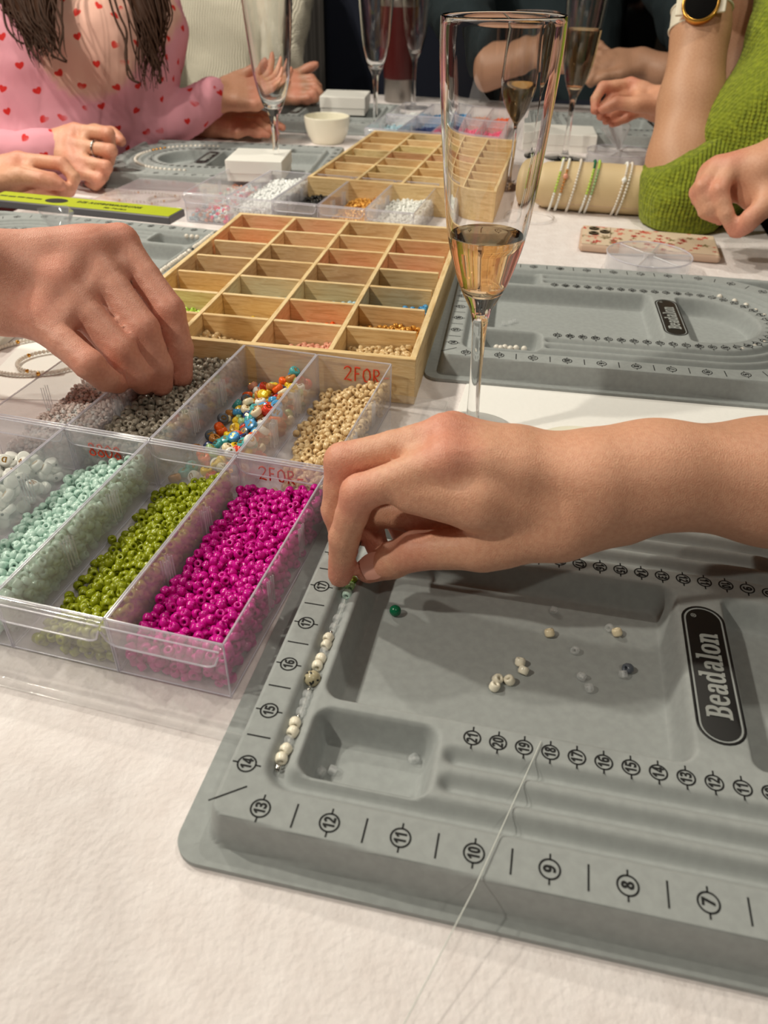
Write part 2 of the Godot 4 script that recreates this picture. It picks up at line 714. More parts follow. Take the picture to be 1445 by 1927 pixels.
# ---------------------------------------------------------------- the room
func room():
	struct("floor", box(v(0, -790, -600), v(4600, 60, 5400), 1), mats.floor_wood)
	struct("ceiling", box(v(0, 1910, -600), v(4600, 60, 5400), 1), mats.ceiling_paint)
	struct("wall_left", box(v(-2330, 560, -600), v(60, 2760, 5400), 1), mats.wall_paint)
	struct("wall_right", box(v(2330, 560, -600), v(60, 2760, 5400), 1), mats.wall_paint)
	struct("wall_near", box(v(0, 560, 2130), v(4600, 2760, 60), 1), mats.wall_paint)
	struct("wall_far", box(v(0, 560, -3330), v(4600, 2760, 60), 1), mats.dark_panel)
	# dark glazing, uprights and curtains along the far wall
	var w := struct("window_1", box(v(0, 500, -3285), v(2800, 2300, 20), 2), mats.night_glass)
	for x in [-1330, -1120, -830, -480, -100, 400, 900]:
		part("window_frame", box(v(x, 500, -3262), v(46, 2300, 40), 4), mats.shelf_brown, w)
	for q in [[-1235, 150, ""], [-985, 215, ""], [-620, 190, ""]]:
		var mb := MB.new()
		var rows := []
		for j in 2:
			var r := PackedVector3Array()
			for k in 33:
				var x: float = q[0] + q[1] * (k / 32.0 - 0.5)
				r.append(v(x, -700 + 2300 * j, -3190 + 16 * sin(k * 1.15) + 5 * sin(k * 2.7)))
			rows.append(r)
		mb.grid(rows)
		rows = []
		for j in 2:
			var r := PackedVector3Array()
			for k in range(32, -1, -1):
				var x: float = q[0] + q[1] * (k / 32.0 - 0.5)
				r.append(v(x, -700 + 2300 * j, -3194 + 16 * sin(k * 1.15) + 5 * sin(k * 2.7)))
			rows.append(r)
		mb.grid(rows)
		var c := part("curtain", mb.done(), mats.curtain_grey, self)
		tag(c, ["narrow grey curtain panel right beside the cream knit top", "wide grey curtain panel between the knit top and the middle flutes", "grey curtain panel behind the dark red tumbler"][[-1235, -985, -620].find(q[0])], "curtain", "", "")

func table():
	var t := thing("table", "long table under the white paper cloth", "table", v(-112, 0, -570))
	part("table_top", box(v(0, -18.2, 0), v(880, 30, 2170), 3), mats.shelf_brown, t)
	for sx in [-1, 1]:
		for sz in [-1, 1]:
			part("leg", box(v(sx * 390, -396, sz * 1020), v(60, 726, 60), 4), mats.shelf_brown, t)
	var mb := MB.new()
	mb.rbox(v(-112, -1.4, -570), v(900, 2.8, 2190), 1.3, 2)
	tag(part("tablecloth", mb.done(), mats.paper_cloth, self), "white paper tablecloth covering the whole long table", "tablecloth")
	for q in [[v(186, 0.25, -205), v(300, 0.5, 185), -0.03, "white paper sheet on the cloth in front of the second bead board"], [v(-455, 0.25, -1090), v(210, 0.5, 130), 0.12, "white paper sheet under the resting hand beyond the small white box"], [v(-275, 0.25, -235), v(90, 0.5, 120), 0.2, "white card under the beaded bracelets left of the clear bins"]]:
		var o := part("paper_sheet", box(Vector3.ZERO, q[1], 0.2), mats.paper_sheet, self, "", q[0])
		o.rotation.y = q[2]
		tag(o, q[3], "paper")

# ---------------------------------------------------------------- bead boards
func sd_round(x: float, z: float, cx: float, cz: float, hx: float, hz: float, r: float) -> float:
	var qx := absf(x - cx) - hx + r
	var qz := absf(z - cz) - hz + r
	return Vector2(maxf(qx, 0.0), maxf(qz, 0.0)).length() + minf(maxf(qx, qz), 0.0) - r

func board_height(x: float, z: float) -> float:
	var az := absf(z)
	var body := sd_round(x, az, 150.5, 0.0, 158.2, 112.0 + 3.4 * sin(PI * clampf((x + 8.0) / 316.0, 0.0, 1.0)), 7.0)
	if body > 3.0:
		return 2.6
	var y := lerpf(18.0, 2.6, smoothstep(-1.3, 1.5, body))
	if body > -1.0:
		return y
	# channels: three lanes round the U, the outermost also along the left end
	var ring := Vector2(maxf(x - 200.0, 0.0), az).length()
	if x < 200.0:
		ring = az
	var g := 100.0
	var lanes := smoothstep(70.0, 76.0, x)
	for r in [68.0, 80.0]:
		g = absf(ring - r)
		if g < 5.6:
			y -= 4.6 * (0.5 + 0.5 * cos(PI * g / 5.6)) * lanes
	var outer := absf(sd_round(minf(x, 200.0), az, 211.5, 0.0, 200.0, 92.0, 7.0))
	if x > 200.0:
		outer = absf(ring - 92.0)
	if outer < 5.8:
		y -= 5.2 * (0.5 + 0.5 * cos(PI * outer / 5.8))
	# wells
	var w := sd_round(x, az, 92.5, 0.0, 73.0, 50.5, 7.0)
	w = minf(w, sd_round(x, az, 43.7, 72.5, 24.4, 15.5, 6.0))
	var u := maxf(sd_round(x, az, 260.0, 0.0, 72.0, 48.0, 4.0), Vector2(maxf(x - 200.0, 0.0), az).length() - 48.0)
	w = minf(w, u)
	w = minf(w, maxf(sd_round(x, az, 250.0, 0.0, 53.0, 105.0, 4.0), 116.0 - Vector2(x - 200.0, az).length()))
	if w < 1.5:
		y = minf(y, lerpf(3.4, 18.0, smoothstep(-5.0, 1.5, w)))
	return y

func board_mesh() -> ArrayMesh:
	var mb := MB.new()
	var rows := []
	for k in 245:
		var r := PackedVector3Array()
		var z := 122.0 - k
		for q in 339:
			var x := q - 19.0
			var y := board_height(x, z)
			# rounded corners of the flange
			var px := x
			var pz := z
			var s := sd_round(x, z, 150.0, 0.0, 169.0, 122.0, 11.0)
			if s > 0.0:
				var c := Vector2(clampf(x, -8.0, 308.0), clampf(z, -111.0, 111.0))
				var d := (Vector2(x, z) - c).normalized() * 11.0
				px = c.x + d.x
				pz = c.y + d.y
			r.append(v(px, y, pz))
		rows.append(r)
	mb.grid(rows)
	# rim and underside of the flange
	var loop := []
	for q in 339:
		loop.append(rows[0][q])
	for k in range(1, 245):
		loop.append(rows[k][338])
	for q in range(337, -1, -1):
		loop.append(rows[244][q])
	for k in range(243, 0, -1):
		loop.append(rows[k][0])
	var a := PackedVector3Array()
	var b := PackedVector3Array()
	for p in loop:
		a.append(p)
		b.append(v(p.x, 0.2, p.z))
	mb.grid([b, a], true)
	return mb.done()

func add_ring(mb: MB, c: Vector3, r0: float, r1: float, segs := 28):
	var a := PackedVector3Array()
	var b := PackedVector3Array()
	for s in segs:
		var t := TAU * s / segs
		a.append(c + v(cos(t) * r1, 0, sin(t) * r1))
		b.append(c + v(cos(t) * r0, 0, sin(t) * r0))
	mb.grid([a, b], true)

func add_bar(mb: MB, a: Vector3, b: Vector3, w: float):
	var d := (b - a).normalized()
	var s := v(-d.z, 0, d.x) * w / 2
	mb.quad(a - s, a + s, b + s, b - s)

# a ringed number: rd is where the reading goes, up where the digits' tops point, tick where the little strokes point
func add_number(mb: MB, s: String, c: Vector3, rd: Vector3, up: Vector3, tick: Vector3, r := 3.45):
	add_ring(mb, c, r - 0.34, r + 0.34)
	add_bar(mb, c + tick * r, c + tick * (r + 2.1), 0.62)
	add_bar(mb, c - tick * r, c - tick * (r + 2.1), 0.62)
	var t := text_mesh(s, sans_fat, 5.2, 0.1)
	var x := rd * (0.72 if s.length() > 1 else 0.9) * 1.12
	mb.append_mesh(t, Transform3D(Basis(x, up * 1.12, Vector3.UP), c))

func board_print() -> ArrayMesh:
	var mb := MB.new()
	var y := 18.12
	var away := v(0, 0, -1)
	# outer scale in inches along both long edges and round the U
	for side in [1, -1]:
		for n in range(0, 14):
			if n == 0 and side == -1:
				continue
			for half in [0.0, -0.5]:
				var along: float = (n + half) * 25.4
				if along < 0.0:
					continue
				var c: Vector3
				var inw: Vector3
				if along > 141.4:
					c = v(200 - (along - 141.4), y, 105.3 * side)
					inw = v(0, 0, -side)
				else:
					var a := along / 90.0
					c = v(200 + 105.3 * cos(a), y, 105.3 * sin(a) * side)
					inw = v(-cos(a), 0, -sin(a) * side)
				if half == 0.0:
					add_number(mb, str(n), c, inw, inw.rotated(Vector3.UP, PI / 2), inw)
				else:
					add_bar(mb, c - inw * 4.8, c + inw * 4.6, 0.66)
		# left end
		add_bar(mb, v(-8, y, 106.5 * side), v(3.5, y, 98 * side), 0.66)
		for n in 4:
			var z: float = (88.9 - 25.4 * n) * side
			add_number(mb, str(14 + n), v(0, y, z), away, v(-1, 0, 0), v(1, 0, 0))
			if n < 3 or side == 1:
				add_bar(mb, v(-4.6, y, z - 12.7 * side), v(4.9, y, z - 12.7 * side), 0.66)
		# inner scale in centimetres
		for n in range(0, 22):
			if n == 0 and side == -1:
				continue
			var along := n * 10.0
			if along > 91.2:
				add_number(mb, str(n), v(200 - (along - 91.2), y, 58.4 * side), v(0, 0, -side), v(-side, 0, 0), v(0, 0, 1), 3.2)
			else:
				var a := along / 58.0
				var inw := v(-cos(a), 0, -sin(a) * side)
				add_number(mb, str(n), v(200, y, 0) - inw * 58.2, inw, inw.rotated(Vector3.UP, PI / 2), inw, 3.2)
	return mb.done()

func capsule_outline(r: float, half: float, y: float, n := 14) -> PackedVector3Array:
	var a := PackedVector3Array()
	for e in 2:
		for k in n + 1:
			var t := PI * k / n + PI * e
			a.append(v(r * cos(t), y, r * sin(t) + (half if e == 0 else -half)))
	return a

func make_board() -> Node3D:
	var t := thing("bead_board", "", "bead board")
	part("moulded_tray", board_mesh(), mats.flock, t)
	part("printed_scale", board_print(), mats.print_black, t)
	var mb := MB.new()
	var flat := PackedVector3Array()
	for k in 30:
		flat.append(v(0, 18.3, 0))
	mb.grid([capsule_outline(7.6, 30.2, 17.6), capsule_outline(7.6, 30.2, 18.3), flat], true)
	mb.grid([capsule_outline(9.6, 30.2, 17.6), capsule_outline(9.6, 30.2, 18.3), capsule_outline(8.6, 30.2, 18.3), capsule_outline(8.6, 30.2, 17.6)], true)
	var o := part("logo_plate", mb.done(), mats.plate_black, t)
	o.position = v(177.3, 0, 0.2) * MM
	mb = MB.new()
	for e in 4:
		mb.append_mesh(text_mesh("Beadalon", serif, 13.2, 0.3), Transform3D(Basis(v(0, 0, -0.79), v(-1.08, 0, 0), v(0, 1, 0)), v(177.1 + 0.24 * (e % 2), 18.4 + 0.02 * e, 2.8 + 0.24 * (e / 2))))
	add_ring(mb, v(173.2, 18.45, -32.5), 0.95, 1.25, 18)
	mb.append_mesh(text_mesh("R", sans, 1.8, 0.1), Transform3D(Basis(v(0, 0, -1), v(-1, 0, 0), v(0, 1, 0)), v(173.2, 18.45, -32.5)))
	part("logo_lettering", mb.done(), mats.plate_grey, t)
	return t

func boards():
	var b := make_board()
	b.set_meta("label", "grey bead board nearest the camera, with a half-strung row of beads in its left channel")
	for q in [[v(17.2, 0, -398.5), 0.053, "grey bead board on the right with loose pearls along its curved channel"], [v(-257, 0, -427), PI - 0.02, "grey bead board partly hidden behind the hand and the wooden tray on the left"], [v(-240, 0, -885), PI + 0.1, "grey bead board in front of the heart-print top, with a white box on it"], [v(-238, 0, -1312), PI + 0.09, "grey bead board at the far left, behind the small white bowl"], [v(70, 0, -1325), 0.13, "grey bead board at the far right, under the pinching hand"]]:
		var c := copy(b, q[2])
		c.position = q[0] * MM
		c.rotation.y = q[1]
	for c in get_children():
		if String(c.name).begins_with("bead_board"):
			c.set_meta("group", "bead boards on the table")

# ---------------------------------------------------------------- wooden compartment trays
func compartment(col: int, row: int) -> Vector3:   # middle of a compartment's floor; row 0 is the near one
	return v(-115 + 57.5 * (col + 0.5), 4.2, 161 - 5 - 44.57 * (row + 0.5))

func make_tray() -> Node3D:
	var t := thing("wooden_tray", "", "wooden tray")
	part("bottom", box(v(0, 2.2, 0), v(236, 4, 318), 0.5), mats.pine_1, t)
	for s in [1, -1]:
		part("end_wall", box(v(0, 17.75, s * 158.5), v(240, 35.5, 5), 0.7), mats["pine_%d" % (1 if s > 0 else 2)], t)
		part("side_wall", box(v(s * 117.5, 17.7, 0), v(5, 35.3, 312), 0.7), mats.pine_along, t)
	for k in 3:
		part("long_divider", box(v(-115 + 57.5 * (k + 1), 19.4, 0), v(4, 31, 312), 0.6), mats.pine_along, t)
	for r in 6:
		for k in 4:
			var x := -115 + 57.5 * (k + 0.5)
			part("cross_divider", box(v(x, 19.3, 156 - 44.57 * (r + 1)), v(53.5, 30.6, 3.6), 0.6), mats["pine_%d" % ((r * 5 + k * 7) % 3)], t)
	return t

func wooden_trays():
	var a := make_tray()
	a.position = v(-119.5, 0, -392) * MM
	a.rotation.y = 0.03
	a.set_meta("label", "pine compartment tray beside the front flute, four columns wide, with beads in its near compartments")
	var b := copy(a, "pine compartment tray farther back, behind the row of small clear bins")
	b.position = v(-95, 0, -880) * MM
	b.rotation.y = -0.04
	for t in [a, b]:
		t.set_meta("group", "wooden compartment trays")
	# what lies in the compartments: colour, filling height left and right, singles to build
	var first := [
		[0, 0, "sand", 8, 12, 26], [1, 0, "sand", 20, 8, 34], [2, 0, "blush", 12, 20, 46], [3, 0, "sand", 17, 22, 70],
		[0, 1, "lime", 22, 14, 34], [1, 1, "yellow", 11, 17, 24], [2, 1, "orange", 14, 15, 20], [3, 1, "gold", 16, 20, 60],
		[0, 2, "yellow", 12, 11, 0], [1, 2, "pale_blue", 12, 17, 14], [2, 2, "pale_blue", 11, 19, 22], [3, 2, "sky", 11, 20, 30],
		[0, 3, "mauve", 15, 15, 0], [1, 3, "mauve", 15, 15, 0], [2, 3, "mauve", 15, 15, 0], [3, 3, "slate", 15, 15, 0],
		[0, 4, "mauve", 15, 15, 0], [1, 4, "mauve", 15, 15, 0], [2, 4, "coral", 15, 15, 0], [3, 4, "coral", 15, 15, 0],
		[0, 5, "orange", 15, 15, 0], [1, 5, "blush", 15, 15, 0], [2, 5, "blush", 15, 15, 0], [3, 5, "coral", 15, 15, 0],
		[0, 6, "coral", 15, 15, 0], [1, 6, "coral", 15, 15, 0], [2, 6, "tan", 15, 15, 0], [3, 6, "tan", 15, 15, 0]]
	var second := [
		[0, 0, "blush", 8, 8, 0], [1, 0, "sand", 12, 8, 0], [2, 0, "ivory", 10, 17, 0], [3, 0, "ivory", 12, 12, 0], [0, 2, "brick", 12, 8, 0], [1, 3, "coral", 15, 15, 0],
		[2, 3, "coral", 15, 15, 0], [0, 3, "sage", 8, 8, 0], [1, 6, "olive", 9, 9, 0], [0, 6, "coral", 15, 15, 0], [1, 4, "lime", 9, 9, 0], [1, 1, "olive", 8, 8, 0]]
	var row_words := ["nearest row", "second row", "third row", "fourth row", "fifth row", "sixth row", "farthest row"]
	var col_words := ["first column", "second column", "third column", "fourth column"]
	for q in first + second:
		var which: Node3D = a if first.has(q) else b
		var c := compartment(q[0], q[1])
		var where: Transform3D = which.transform * Transform3D(Basis(), c * MM)
		var colour: String = String(q[2]).replace("_", " ")
		var beside := "in the %s, %s of the %s wooden tray" % [row_words[q[1]], col_words[q[0]], "nearer" if which == a else "farther"]
		heap(where, 25.6, 41.0, 2.0, q[3], q[4], 0.0, q[5], q[2] + "_bead", colour + " seed bead lying " + beside, "bead", colour + " beads " + beside, bead_mesh, 4.1, 0.5, [], q[2] + "_tray_bead")
	# a few larger beads on the near rows of the farther tray
	for q in [[0, 2, "lime_bead", -6, 15, 2], [0, 2, "lime_bead", 3, 17, -6], [0, 2, "brick_bead", -16, 13, 4], [1, 0, "teal_bead", 10, 17, 2], [1, 0, "yellow_bead", 19, 14, 4], [1, 0, "pale_blue_bead", 3, 14, 8], [1, 0, "orange_bead", -18, 14, 4], [1, 0, "lilac_bead", -24 + 50, 12, 9], [0, 0, "teal_bead", 6, 12, 8]]:
		var c := compartment(q[0], q[1]) + v(q[3], q[4] - 4, q[5])
		var o := part("round_bead", ball(4.6, 12, 0.85), mats[q[2]], self)
		o.transform = b.transform * Transform3D(Basis(), c * MM)
		tag(o, "larger %s bead in the near part of the farther wooden tray" % String(q[2]).replace("_bead", "").replace("_", " "), "bead", "larger mixed beads in the farther wooden tray")

# ---------------------------------------------------------------- heaps of beads
# Beads dropped one by one into a rectangle from x = -hw..hw and z = -len/2..len/2; the heap's top follows left, right and back.
func heap(where: Transform3D, hw: float, length: float, base: float, left: float, right: float, back: float, singles: int, m: String, label: String, category: String, group: String, mesh: Mesh, size := 4.15, bumps := 1.0, mats_list := [], called := ""):
	var hl := length / 2
	var gx := int(2 * hw / size) + 3
	var gz := int(length / size) + 3
	var cells := []
	cells.resize(gx * gz)
	for k in cells.size():
		cells[k] = []
	var pts := PackedVector3Array()
	var r := size / 2
	var fails := 0
	var noise := FastNoiseLite.new()
	noise.seed = rng.randi() % 1000
	noise.frequency = 0.05
	while fails < 260 and pts.size() < 4200:
		var best := v(0, 1e9, 0)
		var gap := -1e9
		for tr in 7:
			var x := rng.randf_range(-hw + r, hw - r)
			var z := rng.randf_range(-hl + r, hl - r)
			var top := lerpf(left, right, (x + hw) / (2 * hw)) + back * (0.5 - (z + hl) / length) + bumps * 3.0 * noise.get_noise_2d(x, z) - r
			var y := base + r
			var cx := int((x + hw) / size)
			var cz := int((z + hl) / size)
			for i in range(maxi(cx - 1, 0), mini(cx + 2, gx)):
				for k in range(maxi(cz - 1, 0), mini(cz + 2, gz)):
					for p in cells[i * gz + k]:
						var d2: float = (p.x - x) * (p.x - x) + (p.z - z) * (p.z - z)
						if d2 < size * size:
							y = maxf(y, p.y + 0.8 * sqrt(size * size - d2))
			if top - y > gap:
				gap = top - y
				best = v(x, y, z)
		if gap < 0.0:
			fails += 1
			continue
		pts.append(best)
		var c: Array = cells[int((best.x + hw) / size) * gz + int((best.z + hl) / size)]
		c.append(best)
		if c.size() > 3:
			c.pop_front()
	if pts.is_empty():
		return
	# the ones that show: nothing higher close by, nearest to the eye first
	var order := []
	if singles > 0:
		var eye: Vector3 = where.affine_inverse() * (EYE * MM) * 1000.0
		for k in pts.size():
			var p := pts[k]
			var hid := false
			var cx := int((p.x + hw) / size)
			var cz := int((p.z + hl) / size)
			for i in range(maxi(cx - 1, 0), mini(cx + 2, gx)):
				for j in range(maxi(cz - 1, 0), mini(cz + 2, gz)):
					for q in cells[i * gz + j]:
						if q.y > p.y + size * 0.5 and (q.x - p.x) * (q.x - p.x) + (q.z - p.z) * (q.z - p.z) < size * size * 0.45:
							hid = true
			if not hid:
				order.append([eye.distance_to(p) - 6.0 * p.y, k])
		order.sort_custom(func(a, b): return a[0] < b[0])
		order = order.slice(0, singles)
	var single := {}
	for q in order:
		single[q[1]] = true
	var stem := called if called else m.replace("_bead", "_seed_bead")
	var rest := []
	for k in pts.size():
		var b := any_turn()
		if singles > 0 and single.has(k):
			var o := MeshInstance3D.new()
			o.name = numbered(stem)
			o.mesh = mesh
			o.material_override = mats[mats_list[rng.randi() % mats_list.size()] if mats_list else m]
			o.transform = where * Transform3D(b, pts[k] * MM)
			add_child(o)
			tag(o, label, category, group)
		else:
			rest.append(Transform3D(b, pts[k] * MM))
	if rest.is_empty():
		return
	var groups := {}
	for t in rest:
		var mm: String = mats_list[rng.randi() % mats_list.size()] if mats_list else m
		if not groups.has(mm):
			groups[mm] = []
		groups[mm].append(t)
	for mm in groups:
		var mmesh := MultiMesh.new()
		mmesh.transform_format = MultiMesh.TRANSFORM_3D
		mmesh.mesh = mesh
		mmesh.instance_count = groups[mm].size()
		for k in groups[mm].size():
			mmesh.set_instance_transform(k, groups[mm][k])
		var o := MultiMeshInstance3D.new()
		o.name = numbered(stem + "_heap")
		o.multimesh = mmesh
		o.material_override = mats[mm]
		o.transform = where
		add_child(o)
		tag(o, "heap of " + group.replace(" beads ", " beads lying "), "beads", "", "stuff")

# ---------------------------------------------------------------- clear bins
func sheet(mb: MB, a: Vector3, b: Vector3, c: Vector3, d: Vector3):
	mb.quad(a, b, c, d)

func make_bin() -> Node3D:   # front edge along z = 0, back at z = -136, 53.6 wide, 33 high
	var t := thing("clear_bin", "", "storage bin")
	var hw := 26.8
	var l := 136.0
	var h := 33.0
	var mb := MB.new()
	mb.quad(v(-hw, 0.8, 0), v(hw, 0.8, 0), v(hw, 0.8, -l), v(-hw, 0.8, -l))
	mb.quad(v(-hw, 0.8, 0), v(-hw, h, 0), v(-hw, h, -l), v(-hw, 0.8, -l))
	mb.quad(v(hw, 0.8, 0), v(hw, h, 0), v(hw, h, -l), v(hw, 0.8, -l))
	mb.quad(v(-hw, 0.8, 0), v(hw, 0.8, 0), v(hw, h, 0), v(-hw, h, 0))
	mb.quad(v(-hw, 0.8, -l), v(hw, 0.8, -l), v(hw, h, -l), v(-hw, h, -l))
	part("bin_walls", mb.done(), mats.bin_plastic, t)
	# thick edges: rim and corner posts
	mb = MB.new()
	for s in [-1, 1]:
		mb.rbox(v(s * hw, h, -l / 2), v(1.1, 1.1, l), 0.4, 1)
		mb.rbox(v(s * hw, h / 2, 0), v(1.0, h, 1.0), 0.4, 1)
		mb.rbox(v(s * hw, h / 2, -l), v(1.0, h, 1.0), 0.4, 1)
		mb.rbox(v(s * hw, 0.9, -l / 2), v(0.9, 0.9, l), 0.35, 1)
	mb.rbox(v(0, h, -l), v(2 * hw, 1.1, 1.1), 0.4, 1)
	mb.rbox(v(0, 0.9, 0), v(2 * hw, 0.9, 0.9), 0.35, 1)
	mb.rbox(v(0, h, 0), v(2 * hw, 1.1, 1.1), 0.4, 1)
	part("rim", mb.done(), mats.bin_edge, t)
	# grip lip over the front wall, rounded at its lower corners
	mb = MB.new()
	var top := PackedVector3Array()
	var face := PackedVector3Array()
	var low := PackedVector3Array()
	for k in 29:
		var x := lerpf(-hw, hw, k / 28.0)
		var e := maxf(absf(x) - (hw - 7.0), 0.0)
		top.append(v(x, h, 0.4))
		face.append(v(x, h - 0.4, 4.2))
		low.append(v(x, h - 9.5 + 7.0 - sqrt(maxf(49.0 - e * e, 0.0)), 5.2))
	mb.grid([low, face, top])
	part("grip_lip", mb.done(), mats.lip_plastic, t)
	mb = MB.new()
	var path := []
	for q in low:
		path.append(q)
	mb.tube(path, [0.5], 6)
	path = []
	for q in face:
		path.append(q)
	mb.tube(path, [0.45], 6)
	part("lip_edge", mb.done(), mats.bin_edge, t)
	for s in [-1, 1]:
		for z in [-48.0, -90.0]:
			mb = MB.new()
			for k in 4:
				mb.rbox(v(s * (hw - 0.6), 17, z - 2.2 * k), v(0.9, 18.0 - 2.0 * (k % 2), 0.7), 0.3, 1)
			part("divider_rib", mb.done(), mats.rib_plastic, t)
	return t

const STROKES := {
	"2": [[0, .8, .1, .95, .3, 1, .5, .9, .5, .7, .3, .4, 0, 0, .25, .06, .55, 0]], "F": [[.1, 0, .12, 1], [.1, 1, .5, .98], [.1, .55, .42, .55]],
	"0": [[.3, 1, .05, .8, 0, .4, .15, .05, .38, .05, .55, .4, .5, .8, .3, 1]], "R": [[.08, 0, .1, 1, .4, .98, .5, .75, .35, .55, .1, .5, .55, 0]],
	"8": [[.3, .52, .08, .7, .1, .92, .3, 1, .48, .9, .48, .7, .3, .52, .05, .3, .08, .08, .3, 0, .52, .1, .52, .32, .3, .52]], "-": [[.05, .45, .5, .5]]}

func handwriting(s: String, size: float) -> ArrayMesh:
	var mb := MB.new()
	var x := 0.0
	for ch in s:
		for st in STROKES[ch]:
			var path := []
			for k in range(0, st.size(), 2):
				path.append(v(x + st[k] * size * 0.9, st[k + 1] * size, 0))
			mb.tube(path, [size * 0.055], 6)
		x += size * 0.66
	return mb.done()

func bins():
	var proto := make_bin()
	var turn := -0.049
	# near cluster: column 0 is the right-hand one, row 0 the near one
	var cluster := [
		[0, 0, "magenta", 16, 25, 0, 300, "clear bin heaped with magenta seed beads, nearest the camera", "2FOR-"],
		[1, 0, "olive", 3, 27, 0, 300, "clear bin with olive green seed beads, left of the magenta ones", ""],
		[2, 0, "mint", 6, 27, 2, 300, "clear bin with pale mint seed beads, left of the olive ones", "8808"],
		[3, 0, "snow", 17, 20, 2, 0, "clear bin with white letter beads at the left edge of the photo", ""],
		[0, 1, "sand", 3, 21, 7, 300, "clear bin with sand coloured seed beads beside the wooden tray's corner", "2F0R-"],
		[1, 1, "letters", -3, 23, 3, 0, "clear bin with mixed bright letter beads in the middle of the cluster", ""],
		[2, 1, "taupe", 18, 25, 3, 300, "clear bin with taupe seed beads that the left hand reaches into", "2F0R"],
		[3, 1, "crystal_blush", 13, 20, 4, 0, "clear bin with small shiny blush crystal beads left of the taupe ones", ""]]
	var right := v(cos(turn), 0, -sin(turn))
	var back := v(-sin(turn), 0, -cos(turn))
	var disc := letter_disc()
	for q in cluster:
		var o := proto if q == cluster[0] else copy(proto, "")
		o.set_meta("label", q[7])
		o.set_meta("group", "clear bins in the near cluster")
		var p: Vector3 = v(-24, 1.2, 48) - right * (26.8 + q[0] * 54.7) + back * (q[1] * 138.5)
		o.position = p * MM
		o.rotation.y = turn
		if q[8] and q != cluster[0]:
			var w := part("marker_writing", handwriting(q[8], 10.5 if q[2] == "sand" else 8.5), mats.marker_red, o, "red handwritten code")
			w.position = (v(-7, 17, -135.2) if q[2] == "sand" else v(-14, 16.5, -135.2)) * MM
		var where := o.transform * Transform3D(Basis(), v(0, 0, -68) * MM)
		if q[2] == "letters":
			letter_beads(where, disc, ["brick_bead", "orange_bead", "sky_bead", "navy_bead", "teal_bead", "cream_bead", "blush_bead", "tan_bead", "sage_bead", "yellow_bead", "coral_bead", "snow_bead", "slate_bead"], 1, 25, 320)
		elif q[2] == "snow":
			letter_beads(where, disc, ["snow_bead"], 17, 20, 230)
		elif q[2] == "crystal_blush":
			heap(where, 26.0, 134.0, 1.2, q[3], q[4], q[5], 300, "crystal_blush", "tiny shiny blush crystal bead in the bin left of the taupe beads", "bead", "blush crystal beads in the clear bin left of the taupe ones", bead_small(), 2.9, 1.0, ["crystal_blush", "crystal_blush", "crystal_white"], "crystal_bead")
		else:
			heap(where, 26.0, 134.0, 1.2, q[3], q[4], q[5], q[6], q[2] + "_bead", "%s seed bead heaped in the clear bin of %s beads" % [q[2], q[2]], "bead", "%s seed beads in the near cluster of clear bins" % q[2], bead_mesh)
	var w := part("marker_writing", handwriting("2F0R-", 8.5), mats.marker_red, proto, "red handwritten code")
	w.position = v(-14, 20, -135.2) * MM
	# shallow clear case under the cluster
	var mb := MB.new()
	mb.rbox(v(-98, 0.5, -82), v(245, 0.9, 304), 0.4, 1)
	for s in [-1, 1]:
		mb.rbox(v(-98 + s * 122, 4, -82), v(1.2, 7, 304), 0.5, 1)
		mb.rbox(v(-98, 4, -82 + s * 151.5), v(245, 7, 1.2), 0.5, 1)
	var tray := part("clear_tray", mb.done(), mats.tray_plastic, self)
	tray.rotation.y = turn
	tray.position = v(-6, 0, 0) * MM
	tag(tray, "shallow clear plastic tray under the near cluster of bins", "tray")
	# second row of bins, behind the nearer wooden tray
	var far := [[0, "snow", 16, 20, 0, "small clear bin with glossy white beads behind the nearer wooden tray"], [1, "gold", 12, 18, 0, "small clear bin with gold beads between the black and the white ones"], [2, "jet", 12, 15, 0, "small clear bin with black beads behind the nearer wooden tray"], [3, "crystal_white", 22, 26, 0, "small clear bin with sparkling clear beads left of the black ones"], [4, "mix", 12, 12, 0, "small clear bin with pink and white mixed beads beside the lime packet"]]
	right = v(cos(-0.05), 0, -sin(-0.05))
	back = v(-sin(-0.05), 0, -cos(-0.05))
	for q in far:
		var o := copy(proto, q[5])
		for c in o.get_children():
			if String(c.name).begins_with("marker"):
				o.remove_child(c)
				c.free()
		o.set_meta("group", "clear bins behind the nearer wooden tray")
		var p: Vector3 = v(-64, 0.4, -604) - right * (26.8 + q[0] * 55.5)
		o.position = p * MM
		o.rotation.y = -0.05
		var where := o.transform * Transform3D(Basis(), v(0, 0, -68) * MM)
		var list := ["pink_bead", "snow_bead", "pale_blue_bead", "blush_bead", "crystal_white"] if q[1] == "mix" else []
		heap(where, 26.0, 134.0, 1.2, q[2], q[3], 4.0, 0, "crystal_white" if q[1] in ["crystal_white", "mix"] else q[1] + "_bead", "", "bead", "%s beads in the clear bins behind the nearer wooden tray" % String(q[1]).replace("_", " "), bead_mesh, 3.9, 1.0, list)
	# third row, behind the farther tray
	var third := [[0, 0, "pink"], [1, 0, "pink"], [2, 0, "navy"], [3, 0, "pale_blue"], [0, 1, "orange"], [1, 1, "blush"], [2, 1, "sky"], [3, 1, "crystal_white"]]
